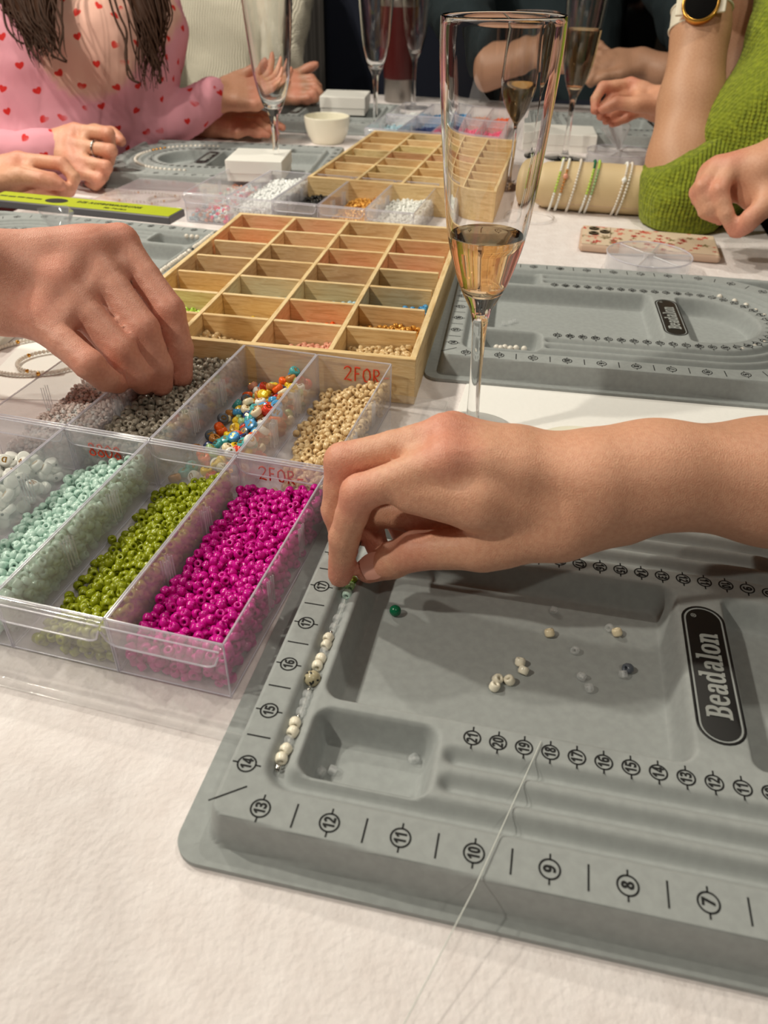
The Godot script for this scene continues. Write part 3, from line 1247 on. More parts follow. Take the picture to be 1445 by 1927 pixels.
	for q in third:
		var o := copy(proto, "clear bin with %s beads behind the farther wooden tray, %s" % [String(q[2]).replace("_", " "), "near row" if q[1] == 0 else "back row"])
		if q[0] == 0 and q[1] == 0:
			o.set_meta("label", "clear bin with pink beads at the right end of the far cluster")
		for c in o.get_children():
			if String(c.name).begins_with("marker"):
				o.remove_child(c)
				c.free()
		o.set_meta("group", "clear bins in the far cluster")
		var p: Vector3 = v(-10, 0.4, -1062) - right * (26.8 + q[0] * 55.5) + back * (q[1] * 139)
		o.position = p * MM
		o.rotation.y = -0.05
		var where := o.transform * Transform3D(Basis(), v(0, 0, -68) * MM)
		heap(where, 26.0, 134.0, 1.2, 15, 19, 3.0, 0, q[2] if q[2] == "crystal_white" else q[2] + "_bead", "", "bead", "%s beads in the far cluster of bins, column %d" % [String(q[2]).replace("_", " "), q[0] + 1], bead_mesh, 4.4)

func bead_small() -> ArrayMesh:
	return seed_bead(1.55, 0.45, 1.2, 8)

func letter_disc() -> ArrayMesh:   # flat round bead, hole through its rim, axis of the disc along y
	var mb := MB.new()
	mb.lathe([Vector2(0.01, -1.95), Vector2(2.6, -1.9), Vector2(3.2, -1.5), Vector2(3.5, -0.6), Vector2(3.5, 0.6), Vector2(3.2, 1.5), Vector2(2.6, 1.9), Vector2(0.01, 1.95)], 18)
	return mb.done()

func letter_beads(where: Transform3D, disc: Mesh, cols: Array, left: float, right: float, most: int):
	# dropped as in heap(), kept apart because every bead carries its own letter
	var letters := "MOEUAFNSTRLKBDOAX"
	var lm := {}
	for ch in letters:
		var mb := MB.new()
		for s in [1, -1]:
			mb.append_mesh(text_mesh(ch, sans, 4.4, 0.15), Transform3D(Basis(v(1, 0, 0), v(0, 0, -s), v(0, s, 0)), v(0, 1.98 * s, 0)))
		lm[ch] = mb.done()
	var hole := MB.new()
	hole.tube([v(0, 0, -3.56), v(0, 0, 3.56)], [0.75], 10)
	var hole_mesh := hole.done()
	var pts := []
	var fails := 0
	while pts.size() < most and fails < 260:
		var x := rng.randf_range(-22.5, 22.5)
		var z := rng.randf_range(-63, 63)
		var top := lerpf(left, right, (x + 26) / 52.0) + (3.0 if z < 0 else 0.0) - 3.0 + 3.0 * sin(z * 0.11 + x * 0.2)
		var y := 3.6
		for p in pts:
			var d2: float = (p.x - x) * (p.x - x) + (p.z - z) * (p.z - z)
			if d2 < 30.0:
				y = maxf(y, p.y + 0.72 * sqrt(30.0 - d2))
		if y > maxf(top, 3.7):
			fails += 1
			continue
		pts.append(v(x, y, z))
	var under := {}
	for k in pts.size():
		var hid := false
		for q in pts:
			if q.y > pts[k].y + 2.5 and (q.x - pts[k].x) * (q.x - pts[k].x) + (q.z - pts[k].z) * (q.z - pts[k].z) < 15.0:
				hid = true
				break
		if hid:
			var c0: String = cols[rng.randi() % cols.size()]
			if not under.has(c0):
				under[c0] = []
			under[c0].append(Transform3D(any_turn(), pts[k] * MM))
			continue
		var o := MeshInstance3D.new()
		var col: String = cols[rng.randi() % cols.size()]
		var ch: String = letters[rng.randi() % letters.length()]
		o.name = numbered("white_letter_bead" if cols.size() == 1 else "letter_bead")
		o.mesh = disc
		o.material_override = mats[col]
		var b := Basis.from_euler(Vector3(rng.randf_range(-0.7, 0.9), rng.randf() * TAU, rng.randf_range(-0.8, 0.8))).scaled(Vector3.ONE * 1.12)
		o.transform = where * Transform3D(b, pts[k] * MM)
		add_child(o)
		var name: String = {"sky_bead": "sky blue", "navy_bead": "dark blue", "brick_bead": "red"}.get(col, col.replace("_bead", ""))
		if cols.size() == 1:
			if k % 3:
				tag(o, "white letter bead showing its dark thread hole in the bin at the left edge", "bead", "white letter beads on their side")
			else:
				tag(o, "white letter bead with a gold %s in the bin at the left edge" % ch, "bead", "white letter beads marked %s" % ch)
		else:
			tag(o, "round %s letter bead with a gold %s among the mixed letter beads" % [name, ch], "bead", "%s letter beads marked %s in the mixed bin" % [name, ch])
		if cols.size() == 1 and k % 3:
			part("thread_hole", hole_mesh, mats.spots_black, o)
		else:
			part("gold_letter", lm[ch], mats.gold, o)
	for c0 in under:
		var mmesh := MultiMesh.new()
		mmesh.transform_format = MultiMesh.TRANSFORM_3D
		mmesh.mesh = disc
		mmesh.instance_count = under[c0].size()
		for k in under[c0].size():
			mmesh.set_instance_transform(k, under[c0][k])
		var o := MultiMeshInstance3D.new()
		o.name = numbered("letter_bead_heap")
		o.multimesh = mmesh
		o.material_override = mats[c0]
		o.transform = where
		add_child(o)
		tag(o, "%s letter beads buried under the others of their clear bin" % c0.replace("_bead", "").replace("_", " "), "beads", "", "stuff")

# ---------------------------------------------------------------- beads on the boards
func small_beads():
	var metal := seed_bead(1.35, 0.6, 1.1)
	var tiny := ball(0.95, 12)
	var clear_mesh := seed_bead(2.05, 0.62, 1.7)
	# the strung row, from its near end towards the fingers
	var row := [[v(11.2, 15.5, 86.5), "silver"], [v(11.2, 15.6, 82.2), "ivory"], [v(11.6, 15.6, 77.9), "ivory"], [v(11.4, 15.4, 73.7), "clear"], [v(11.7, 15.6, 69.5), "ivory"], [v(11.2, 15.6, 65.2), "ivory"], [v(11.4, 15.0, 61.4), "dark"], [v(11.8, 15.3, 59.4), "clear"], [v(11.7, 15.3, 54.6), "clear"], [v(11.7, 15.3, 50.2), "clear"], [v(11.5, 15.0, 47.1), "dark"], [v(11.7, 16.4, 42.1), "jasper"], [v(11.4, 15.6, 34.1), "ivory"], [v(11.7, 15.6, 29.9), "ivory"], [v(12.0, 15.4, 25.5), "clear"], [v(11.9, 15.6, 21.5), "ivory"], [v(11.6, 15.6, 17.2), "ivory"], [v(11.8, 15.0, 13.2), "dark"], [v(12.2, 15.3, 9.9), "clear"], [v(12.2, 15.3, 4.2), "clear"], [v(12.7, 15.3, -3.6), "clear"], [v(12.7, 15.6, -12.7), "mint"], [v(12.9, 15.6, -18.2), "sage"], [v(13.1, 15.6, -22.7), "lime"]]
	var label := {"silver": "small silver crimp bead ending the strung row", "ivory": "ivory seed bead strung in the left channel of the near board", "clear": "clear glass bead strung in the left channel of the near board", "dark": "tiny silver spacer bead strung in the near board's left channel", "jasper": "round cream bead with black spots in the strung row", "mint": "pale mint bead just below the pinching fingers", "sage": "pale green bead second below the pinching fingers", "lime": "light lime bead between the pinching fingertips"}
	var path := []
	for k in row.size():
		var q: Array = row[k]
		var along: Vector3 = (row[mini(k + 1, row.size() - 1)][0] - row[maxi(k - 1, 0)][0]).normalized()
		var side := along.cross(Vector3.UP).normalized()
		var b := Basis(side, along, side.cross(along)).rotated(Vector3.UP, rng.randf_range(-0.5, 0.5))
		path.append(q[0])
		var kind: String = q[1]
		var o: MeshInstance3D
		if kind == "jasper":
			o = part("spotted_bead", ball(3.5, 20), mats.jasper, self, "", q[0])
			var mb := MB.new()
			for j in 16:
				var d := v(rng.randfn(), rng.randfn(), rng.randfn()).normalized()
				var e := d.cross(v(0.3, 1, 0.2)).normalized()
				var f := d.cross(e)
				var ring := PackedVector3Array()
				var mid := PackedVector3Array()
				var rad := rng.randf_range(0.6, 1.05)
				for s in 10:
					var a := TAU * s / 10
					ring.append((d * 3.45 + (e * cos(a) + f * sin(a)) * rad * (0.8 + 0.3 * sin(a * 2 + j))).normalized() * 3.54)
					mid.append(d * 3.57)
				mb.grid([ring, mid], true)
			part("black_spot", mb.done(), mats.spots_black, o)
		elif kind == "silver":
			o = part("crimp_bead", metal, mats.silver, self, "", q[0])
		elif kind == "dark":
			o = part("spacer_bead", tiny, mats.silver, self, "", q[0])
		elif kind == "clear":
			o = part("clear_glass_bead", clear_mesh, mats.clear_bead, self, "", q[0])
		else:
			o = part(kind + "_strung_bead", bead_mesh, mats[kind + "_bead"], self, "", q[0])
		if kind != "jasper":
			o.basis = b
		tag(o, label[kind], "bead", {"ivory": "ivory beads of the strung row", "clear": "clear beads of the strung row", "dark": "silver spacers of the strung row"}.get(kind, ""))
	var mb := MB.new()
	mb.tube(path, [0.14], 5)
	tag(part("bead_wire", mb.done(), mats.thread, self), "thin clear line running through the strung row of beads", "thread")
	# loose beads in the wells of the near board
	for q in [[v(97.4, 5.2, 2.3), "ivory"], [v(99.2, 5.2, 6.9), "ivory"], [v(88.3, 5.2, 14.8), "ivory"], [v(87.4, 5.2, 19.2), "ivory"], [v(93.5, 5.2, 14.2), "ivory"], [v(111.1, 5.2, -35.6), "clear"], [v(121.7, 5.2, -10.7), "clear"], [v(137.6, 5.2, -29.4), "clear"], [v(124.8, 5.2, 4.7), "clear"], [v(128.1, 5.2, 10.7), "clear"], [v(143.0, 5.2, -0.9), "clear"], [v(145.2, 5.2, -4.8), "slate"], [v(109.7, 5.2, -19.5), "cream"], [v(141.1, 5.2, -27.2), "cream"], [v(35.6, 6.0, -16.7), "green"], [v(25.2, 5.0, 77.6), "clear"], [v(29.4, 5.0, 75.8), "clear"], [v(59.5, 5.0, 63.4), "clear"]]:
		var kind: String = q[1]
		var small: bool = q[0].x < 70 and q[0].z > 50
		var o := part({"clear": "clear_glass_bead", "green": "green_round_bead"}.get(kind, kind + "_loose_bead"), clear_mesh if kind == "clear" else ball(2.9, 16) if kind == "green" else bead_mesh, mats.clear_bead if kind == "clear" else mats[kind + "_bead"], self, "", q[0])
		if kind == "ivory":
			o.basis = Basis.from_euler(Vector3(rng.randf_range(0.2, 0.9), rng.randf() * TAU, 0))
		elif kind != "green":
			o.basis = any_turn()
		if kind == "green":
			tag(o, "dark green round bead lying in the well beside the fingertips", "bead")
		elif kind == "clear":
			tag(o, "clear glass bead lying in the %s well of the near board" % ("small" if small else "large"), "bead", "loose clear beads in the %s well" % ("small" if small else "large"))
		elif kind == "slate":
			tag(o, "greyish bead touching a clear one in the large well's right part", "bead")
		else:
			tag(o, "loose %s seed bead in the large well of the near board" % ("ivory" if kind == "ivory" else "yellowish"), "bead", "loose %s beads in the large well" % ("ivory" if kind == "ivory" else "yellowish"))
	# fishing line trailing over the front of the near board
	mb = MB.new()
	var line := []
	for k in 25:
		var t := k / 24.0
		var a := v(107.4, 18.8, 54.7)
		var b := v(89.0, 19.2, 117.9)
		var c := v(72.4, 9.0, 160.9)
		line.append(a.lerp(b, t / 0.5) if t < 0.5 else b.lerp(c, (t - 0.5) / 0.5))
	mb.tube(line, [0.2], 6)
	tag(part("fishing_line", mb.done(), mats.thread, self), "transparent fishing line trailing off the front edge of the near board", "thread")
	# pearls and clear beads on the other boards
	var pearl := ball(2.55, 14)
	var pearls := [v(243.0, 16.0, -474.0), v(254.6, 16.0, -465.6), v(263.0, 16.0, -457.3), v(269.0, 16.0, -444.8), v(274.0, 16.0, -434.3), v(263.6, 16.0, -373.8), v(254.8, 16.0, -364.2), v(244.2, 16.0, -355.4)]
	for p in pearls:
		tag(part("pearl_bead", pearl, mats.pearl, self, "", p), "white pearl bead lying in the curved channel of the right-hand board", "bead", "pearls in the channel of the right-hand board")
	for p in [v(58.1, 7.0, -333.4), v(61.3, 7.0, -335.8), v(65.8, 7.0, -334.3), v(70.3, 7.0, -336.5), v(76.7, 7.0, -336.5), v(54.7, 7.0, -333.6)]:
		tag(part("pearl_bead", pearl, mats.pearl, self, "", p), "white pearl bead in the near small well of the right-hand board", "bead", "pearls in the small well of the right-hand board")
	for p in [v(61.3, 5.0, -393.3), v(64.6, 5.0, -397.8), v(56.0, 5.0, -389.6)]:
		tag(part("clear_glass_bead", clear_mesh, mats.clear_bead, self, "", p), "clear glass bead in the large well of the right-hand board", "bead", "clear beads in the large well of the right-hand board")
	for k in 34:
		var t := k / 33.0
		var p := v(-269, 16, -535).lerp(v(-270, 16, -392), t)
		var kind := "jet_bead" if k in [13, 14, 16] else "pearl"
		tag(part("channel_bead", pearl if kind == "pearl" else tiny, mats[kind], self, "", p + v(rng.randf_range(-0.6, 0.6), 0, 0)), "white pearl strung along the channel beside the wooden tray" if kind == "pearl" else "tiny black bead strung among pearls beside the wooden tray", "bead", "pearls of the channel beside the wooden tray" if kind == "pearl" else "black beads among the pearls beside the wooden tray")
	for k in 3:
		tag(part("channel_bead", pearl, mats.pearl, self, "", v(-281 - 6 * k, 16, -516)), "white pearl in the far corner of the board left of the wooden tray", "bead", "pearls in the far corner of the left board")
	# pearls round the U of the board before the heart-print top
	var tf: Transform3D
	for c in get_children():
		if c.has_meta("label") and String(c.get_meta("label")).contains("in front of the heart-print top"):
			tf = c.transform
	for k in 42:
		var s := 280.0 * (k / 41.0 - 0.5)
		var p := v(200 + 80 * cos(s / 80.0), 17, 80 * sin(s / 80.0)) if absf(s) < 125.0 else v(200 - (absf(s) - 125.0), 17, 80 * signf(s))
		var gold := k >= 26 and k <= 29
		var o := part("necklace_bead", pearl, mats["gold" if gold else "pearl"], self)
		o.position = tf * (p * MM)
		tag(o, "gold bead in the pearl row on the board before the heart-print top" if gold else "pearl in the curved row on the board before the heart-print top", "bead", "gold beads of the curved pearl row" if gold else "pearls of the curved row on the third board")

# ---------------------------------------------------------------- glasses
func smooth_profile(raw: Array, steps := 3) -> Array:
	var out := []
	for k in raw.size() - 1:
		var a: Vector2 = raw[maxi(k - 1, 0)]
		var b: Vector2 = raw[k]
		var c: Vector2 = raw[k + 1]
		var d: Vector2 = raw[mini(k + 2, raw.size() - 1)]
		for s in steps:
			out.append(b.cubic_interpolate(c, a, d, float(s) / steps))
	out.append(raw[-1])
	return out

const INNER := [Vector2(0.01, 99.5), Vector2(4, 100), Vector2(8, 102), Vector2(11.5, 106), Vector2(14.6, 112), Vector2(17.4, 120), Vector2(20.6, 131), Vector2(22.6, 144), Vector2(25.0, 166), Vector2(27.6, 194.5), Vector2(29.7, 224), Vector2(29.9, 239)]

func make_flute() -> Node3D:
	var t := thing("champagne_flute", "", "champagne flute")
	var out := [Vector2(4.6, 9), Vector2(4.0, 22), Vector2(3.8, 42), Vector2(4.0, 60), Vector2(4.7, 80), Vector2(6.6, 89), Vector2(9.4, 95), Vector2(12.7, 101.5), Vector2(16.1, 110), Vector2(18.9, 119), Vector2(22.0, 131), Vector2(24.0, 144), Vector2(26.4, 166), Vector2(29.0, 194.5), Vector2(31.1, 224), Vector2(31.2, 239)]
	var prof := [Vector2(0.01, 0.4), Vector2(30, 0.4), Vector2(32.6, 0.6), Vector2(33, 1.2), Vector2(32.4, 1.8), Vector2(24, 2.4), Vector2(14, 3.4), Vector2(7.5, 5.2)]
	prof.append_array(smooth_profile(out))
	prof.append_array([Vector2(30.9, 239.7), Vector2(30.4, 239.8)])
	var inner := smooth_profile(INNER)
	inner.reverse()
	prof.append_array(inner)
	var mb := MB.new()
	mb.lathe(prof, 72)
	part("glass", mb.done(), mats.flute_glass, t)
	return t

func pour(t: Node3D, level: float):
	var mb := MB.new()
	var prof := []
	var edge := 0.0
	for q in smooth_profile(INNER):
		if q.y < level:
			prof.append(q + Vector2(0.35 if q.x > 1.0 else 0.0, -0.2))
			edge = q.x
	prof.append(Vector2(edge + 0.5, level + 0.5))
	mb.lathe(prof, 72)
	var top := []
	for q in [Vector2(edge + 0.5, level + 0.5), Vector2(edge - 1.0, level - 0.2), Vector2(edge - 3.0, level - 0.5), Vector2(0.01, level - 0.5)]:
		top.append(q)
	mb.lathe(top, 72)
	part("wine", mb.done(), mats.rose_wine, t, "pale rose wine")

func wine_glass(where: Vector3):
	var t := thing("wine_glass", "stemmed wine glass with rose wine, seen through the front flute", "wine glass", where)
	var out := [Vector2(4.4, 10), Vector2(3.6, 30), Vector2(3.5, 60), Vector2(4.2, 78), Vector2(9, 84), Vector2(18, 93), Vector2(27, 105), Vector2(33.5, 118), Vector2(35.6, 130), Vector2(34.8, 148), Vector2(32, 175), Vector2(29, 206)]
	var inn := [Vector2(0.01, 84), Vector2(5, 85.5), Vector2(16, 95), Vector2(25, 106.5), Vector2(31.6, 119), Vector2(34, 130), Vector2(33.4, 148), Vector2(30.7, 175), Vector2(27.8, 206)]
	var prof := [Vector2(0.01, 0.4), Vector2(33, 0.4), Vector2(34, 1.1), Vector2(33, 1.8), Vector2(14, 3.4), Vector2(7, 5.4)]
	prof.append_array(smooth_profile(out))
	prof.append(Vector2(28.4, 206.8))
	var inner := smooth_profile(inn)
	inner.reverse()
	prof.append_array(inner)
	var mb := MB.new()
	mb.lathe(prof, 64)
	part("glass", mb.done(), mats.flute_glass, t)
	mb = MB.new()
	var wine := []
	for q in smooth_profile(inn):
		if q.y < 129.0:
			wine.append(q + Vector2(0.35 if q.x > 1.0 else 0.0, -0.2))
	mb.lathe(wine, 64)
	mb.lathe([wine[-1], Vector2(wine[-1].x - 2.0, wine[-1].y - 0.4), Vector2(0.01, wine[-1].y - 0.5)], 64)
	part("wine", mb.done(), mats.rose_wine, t, "pale rose wine")

func glasses():
	var f := make_flute()
	f.set_meta("label", "tall champagne flute in front of everything, with a little pale rose wine")
	f.position = v(50.8, 0.2, -199.7) * MM
	f.rotation.z = 0.016
	for q in [[v(-284.6, 0.2, -793.2), 0.0, "empty champagne flute on the left, in front of the cupped hand"], [v(-249.4, 0.2, -1235.6), 0.0, "empty champagne flute just behind the farther wooden tray's left corner"], [v(-230.2, 0.2, -1509.0), 0.0, "empty champagne flute standing right in front of the red tumbler"], [v(91.6, 0.2, -1105.1), 176.0, "well filled rose champagne flute beside the white gift box on the right"]]:
		var c := copy(f, q[2])
		c.position = q[0] * MM
		c.rotation.z = 0.0
		if q[1] > 0.0:
			pour(c, q[1])
	pour(f, 134.0)
	wine_glass(v(31.2, 0.2, -896.3))
	for c in get_children():
		if String(c.name).begins_with("champagne_flute"):
			c.set_meta("group", "champagne flutes")

# ---------------------------------------------------------------- other things on the table
func gift_box(where: Vector3, size: Vector3, turn: float, label: String):
	var t := thing("gift_box", label, "box", where, turn, "white lidded gift boxes")
	part("box_base", box(v(0, size.y * 0.3, 0), v(size.x - 2.4, size.y * 0.6, size.z - 2.4), 0.8), mats.card, t)
	part("box_lid", box(v(0, size.y * 0.68, 0), v(size.x, size.y * 0.64, size.z), 1.2, 2), mats.card, t)
	var mb := MB.new()
	mb.append_mesh(text_mesh("Y I P S I", serif, 5.0, 0.1), Transform3D(Basis(v(1, 0, 0), v(0, 0, -1), v(0, 1, 0)), v(0, size.y + 0.05, 4)))
	return t

func pill_case(where: Vector3, r: float, h: float, label: String, flaps: int):
	var t := thing("round_pill_case", label, "pill case", where, 0.2, "clear round compartment cases")
	var mb := MB.new()
	mb.lathe([Vector2(0.01, 0.4), Vector2(r - 1.5, 0.4), Vector2(r - 0.3, 1.4), Vector2(r, h)], 48)
	part("case_wall", mb.done(), mats.pill_plastic, t)
	mb = MB.new()
	var ring := []
	for k in 49:
		ring.append(v(r * cos(TAU * k / 48), h, r * sin(TAU * k / 48)))
	mb.tube(ring, [0.8], 6, false)
	part("case_rim", mb.done(), mats.bin_edge, t)
	for k in 6:
		var a := TAU * k / 6
		var d := v(cos(a), 0, sin(a))
		mb = MB.new()
		mb.tube([d * 6.0 + v(0, h - 0.8, 0), d * r + v(0, h - 0.8, 0)], [0.9], 6)
		mb.quad(d * 6 + v(0, 1, 0), d * r + v(0, 1, 0), d * r + v(0, h, 0), d * 6 + v(0, h, 0))
		part("spoke", mb.done(), mats.pill_plastic, t)
	mb = MB.new()
	mb.lathe([Vector2(6, 0.5), Vector2(6, h + 1), Vector2(3, h + 1.6), Vector2(0.01, h + 1.6)], 20)
	part("hub", mb.done(), mats.pill_plastic, t)
	for k in flaps:
		# open lids standing up from the hub
		var a: float = [-2.2, -1.2, -0.4][k]
		var lean: float = [0.2, 0.5, 0.75][k]
		mb = MB.new()
		var out := []
		for j in 9:
			var b := -0.45 + 0.9 * j / 8
			out.append(v(sin(b) * r * 0.92, cos(b) * r * 0.92, 0))
		out.push_front(v(-2, 4, 0))
		out.append(v(2, 4, 0))
		out.append(out[0])
		var bs := Basis.from_euler(Vector3(-lean, -a, 0))
		var path := []
		for q in out:
			path.append(bs * q + v(0, h, 0))
		mb.tube(path, [0.9], 6)
		for j in out.size() - 3:
			mb.quad(path[0], path[j + 1], path[j + 2], path[0])
		part("open_lid", mb.done(), mats.pill_plastic, t)

func bracelet_on(where: Vector3, r: float, cols: Array, lean: float, label: String, charm := ""):
	var t := thing("beaded_bracelet", label, "bracelet", where, 0.0, "")
	var by := {}
	var n := 54
	for k in n:
		var a := TAU * k / n
		var m: String = cols[(k * cols.size()) / n]
		if not by.has(m):
			by[m] = MB.new()
		var p := v(lean * sin(a) * r, r * sin(a), r * 1.02 * cos(a))
		by[m].append_mesh(ball(1.75, 8), Transform3D(Basis().scaled(Vector3.ONE * 1000.0), p))
	for m in by:
		part("bead_row", by[m].done(), mats[m], t)
	if charm:
		var o := part("charm_bead", ball(3.2, 14), mats[charm], t)
		o.position = v(lean * r * 0.55, r * 0.55, r * 0.86) * MM

func loop_bracelet(where: Vector3, rx: float, rz: float, turn: float, a0: float, a1: float, label: String):
	var t := thing("loop_bracelet", label, "bracelet", where, turn)
	var mb := MB.new()
	var gold := MB.new()
	var n := int((rx + rz) * 0.92)
	var b := ball(1.7, 8)
	for k in n:
		var a := lerpf(a0, a1, float(k) / n)
		var p := v(rx * cos(a), 1.6, rz * sin(a))
		(gold if k % 13 == 8 else mb).append_mesh(b, Transform3D(Basis().scaled(Vector3.ONE * 1000.0), p))
	part("pearl_row", mb.done(), mats.pearl, t)
	part("gold_bead", gold.done(), mats.gold, t)

func table_things():
	gift_box(v(-305.8, 46.0, -784.7) * v(1, 0, 1) + v(0, 18.2, 0), v(74, 26, 76), 0.14, "white gift box lying on the bead board before the heart-print top")
	gift_box(v(-323.6, 48.0, -1309.7) * v(1, 0, 1) + v(0, 18.2, 0), v(84, 30, 88), 0.12, "white gift box on the far left, beside the darker hand and the tumbler")
	gift_box(v(90.5, 27.0, -1196.0) * v(1, 0, 1), v(92, 27, 88), 0.08, "white gift box standing on the cloth beside the filled flute on the right")
	gift_box(v(-365.8, 0.3, -266.2), v(58, 17, 50), 0.1, "small white gift box cut off by the left edge, beside the beaded bracelets")
	# small white bowl
	var t := thing("ramekin_bowl", "small cream porcelain bowl standing empty beyond the empty left flute", "bowl", v(-306, 0.2, -1118))
	var mb := MB.new()
	mb.lathe(smooth_profile([Vector2(0.01, 0), Vector2(24, 0), Vector2(27, 2), Vector2(33, 12), Vector2(37, 26), Vector2(38.2, 38), Vector2(37.5, 40), Vector2(36, 39), Vector2(34.5, 27), Vector2(30, 12), Vector2(22, 5), Vector2(0.01, 4)]), 48)
	part("bowl", mb.done(), mats.porcelain, t)
	# tumbler
	t = thing("insulated_tumbler", "dark red insulated tumbler with steel base and black lid at the far end", "tumbler", v(-276, 0.2, -1585))
	mb = MB.new()
	mb.lathe([Vector2(0.01, 0), Vector2(29, 0), Vector2(31, 2), Vector2(32, 42), Vector2(32.2, 45)], 40)
	part("steel_base", mb.done(), mats.steel, t)
	mb = MB.new()
	mb.lathe([Vector2(32.4, 44), Vector2(33.2, 46), Vector2(36, 110), Vector2(38.6, 172), Vector2(38, 174)], 40)
	part("red_body", mb.done(), mats.enamel_red, t)
	mb = MB.new()
	mb.lathe([Vector2(38.2, 173), Vector2(38.8, 175), Vector2(39, 186), Vector2(38, 187), Vector2(30, 187)], 40)
	part("steel_ring", mb.done(), mats.steel, t)
	mb = MB.new()
	mb.lathe([Vector2(33, 186), Vector2(33, 206), Vector2(30, 214), Vector2(0.01, 215)], 40)
	part("lid", mb.done(), mats.black_plastic, t)
	# phone, camera side up
	t = thing("mobile_phone", "phone in a cream case with small red blossoms, lying camera side up", "phone", v(193, 0.3, -659), -0.03)
	part("phone_edge", box(v(0, 4.6, 0), v(149, 9.2, 74), 4.4, 4), mats.phone_rim, t)
	part("case_back", box(v(0, 8.9, 0), v(145, 1.2, 70), 0.6, 1), mats.phone_case, t)
	var bump := part("camera_bump", box(v(-55, 10, -11), v(27, 1.8, 38), 0.9, 2), mats.phone_case, t)
	for q in [[-60, 1], [-60, -18], [-48, -8]]:
		mb = MB.new()
		mb.lathe([Vector2(5.6, 10.4), Vector2(5.6, 12), Vector2(4.8, 12.2), Vector2(0.01, 11.6)], 24, false, v(q[0], 0, q[1]))
		part("camera_lens", mb.done(), mats.screen_black, bump)
	pill_case(v(187.3, 18.0, -577.8) * v(1, 0, 1), 42.5, 18.0, "clear round case with six compartments lying before the phone", 0)
	pill_case(v(172.9, 16.0, -1091.9) * v(1, 0, 1), 49.0, 18.0, "clear round case with three lids standing open beyond the bracelet roll", 3)
	# bracelet roll
	t = thing("bracelet_roll", "beige satin display roll carrying bead bracelets, in front of the bent elbow", "display roll", v(60, 0, -800), 0.0)
	mb = MB.new()
	var prof := [[-8, 4], [-6, 14], [0, 22], [10, 26.5], [40, 28.5], [90, 29], [150, 28], [190, 26.5], [206, 20], [212, 8]]
	var path := []
	var radii := []
	for q in prof:
		path.append(v(q[0], 28, 0))
		radii.append(q[1])
	mb.tube(path, radii, 32)
	part("padded_roll", mb.done(), mats.satin_beige, t)
	mb = MB.new()
	mb.tube([v(2, 13.2, 18.6), v(40, 12.0, 23.6), v(100, 11.6, 24.0), v(190, 14, 22.2)], [0.45], 6)
	part("seam", mb.done(), mats.phone_rim, t)
	for q in [[v(83.7, 57.0, -751.7), ["lime_bead", "snow_bead", "lime_bead", "snow_bead", "snow_bead", "snow_bead", "snow_bead", "snow_bead"], "lime and white bead bracelet, leftmost on the beige roll", ""], [v(91.2, 57.0, -753.9), ["tan_bead", "snow_bead", "cream_bead", "lime_bead", "snow_bead", "snow_bead", "snow_bead"], "white bracelet with a round cream charm, second on the beige roll", "blush_bead"], [v(105.5, 57.0, -758.1), ["pearl"], "plain white pearl bracelet standing alone on the beige roll", ""], [v(122.4, 57.0, -763.1), ["lime_bead", "green_bead", "snow_bead", "lime_bead", "snow_bead", "snow_bead"], "bracelet of lime, dark green and white beads near the roll's middle, left of its twin", ""], [v(128.0, 57.0, -764.8), ["sage_bead", "lime_bead", "green_bead", "snow_bead", "lime_bead", "snow_bead"], "bracelet of sage, lime and dark green beads near the roll's middle, right of its twin", ""], [v(161.3, 57.0, -774.6), ["pearl", "crystal_white", "gold", "snow_bead", "pearl"], "bracelet of big clear and pearl beads with a pale charm on the roll's right part", "crystal_white"], [v(167.0, 57.0, -776.3), ["pearl", "pearl", "gold", "pearl", "pearl", "pearl"], "pearl bracelet with single gold beads, rightmost on the beige roll", ""]]:
		bracelet_on(v(q[0].x, 28, -800), 30.5, q[1], 0.17, q[2], q[3])
	# bracelets and a necklace lying on paper
	loop_bracelet(v(-295.3, 1.0, -239.9), 42, 34, 0.35, 0.9, 5.6, "larger clear and pearl bead bracelet on the white card at the left edge")
	loop_bracelet(v(-280.0, 1.5, -231.8), 26, 20, 0.35, 1.2, 6.4, "smaller white pearl bracelet lying inside the larger one at the left edge")
	loop_bracelet(v(-440, 0.5, -700), 50, 22, 0.1, 0.0, TAU, "thin pearl necklace lying under the flat clear box lid")
	loop_bracelet(v(-385, 0.5, -690), 42, 26, -0.2, 0.0, TAU, "second thin pearl necklace under the flat clear lid, right of the first")
	# flat clear lid over them
	mb = MB.new()
	mb.rbox(v(0, 14, 0), v(150, 1, 118), 0.4, 1)
	for s in [-1, 1]:
		mb.rbox(v(s * 75, 7, 0), v(1, 14, 118), 0.4, 1)
		mb.rbox(v(0, 7, s * 59), v(150, 14, 1), 0.4, 1)
	var o := part("clear_box_lid", mb.done(), mats.case_plastic, self, "", v(-388, 0.3, -681))
	o.rotation.y = -0.05
	tag(o, "flat clear plastic lid over two pearl necklaces behind the lime packet", "box lid")
	# lime green packet
	t = thing("lime_packet", "long flat grey packet with a lime green printed label, lying across the left board", "packet", v(-440, 18.4, -566), -0.055)
	part("grey_case", box(v(0, 4, 0), v(236, 8, 36), 1.2, 2), mats.pack_grey, t)
	part("lime_label", box(v(0, 8.2, -1), v(232, 0.7, 33), 0.3), mats.lime_print, t)
	mb = MB.new()
	mb.append_mesh(text_mesh("DIE AUFBEWAHRUNG", sans, 9, 0.2), Transform3D(Basis(v(0.9, 0, 0), v(0, 0, -1), v(0, 1, 0)), v(32, 8.7, -4)))
	mb.append_mesh(text_mesh("für Perlen", sans, 6, 0.2), Transform3D(Basis(v(1, 0, 0), v(0, 0, -1), v(0, 1, 0)), v(46, 8.7, 8)))
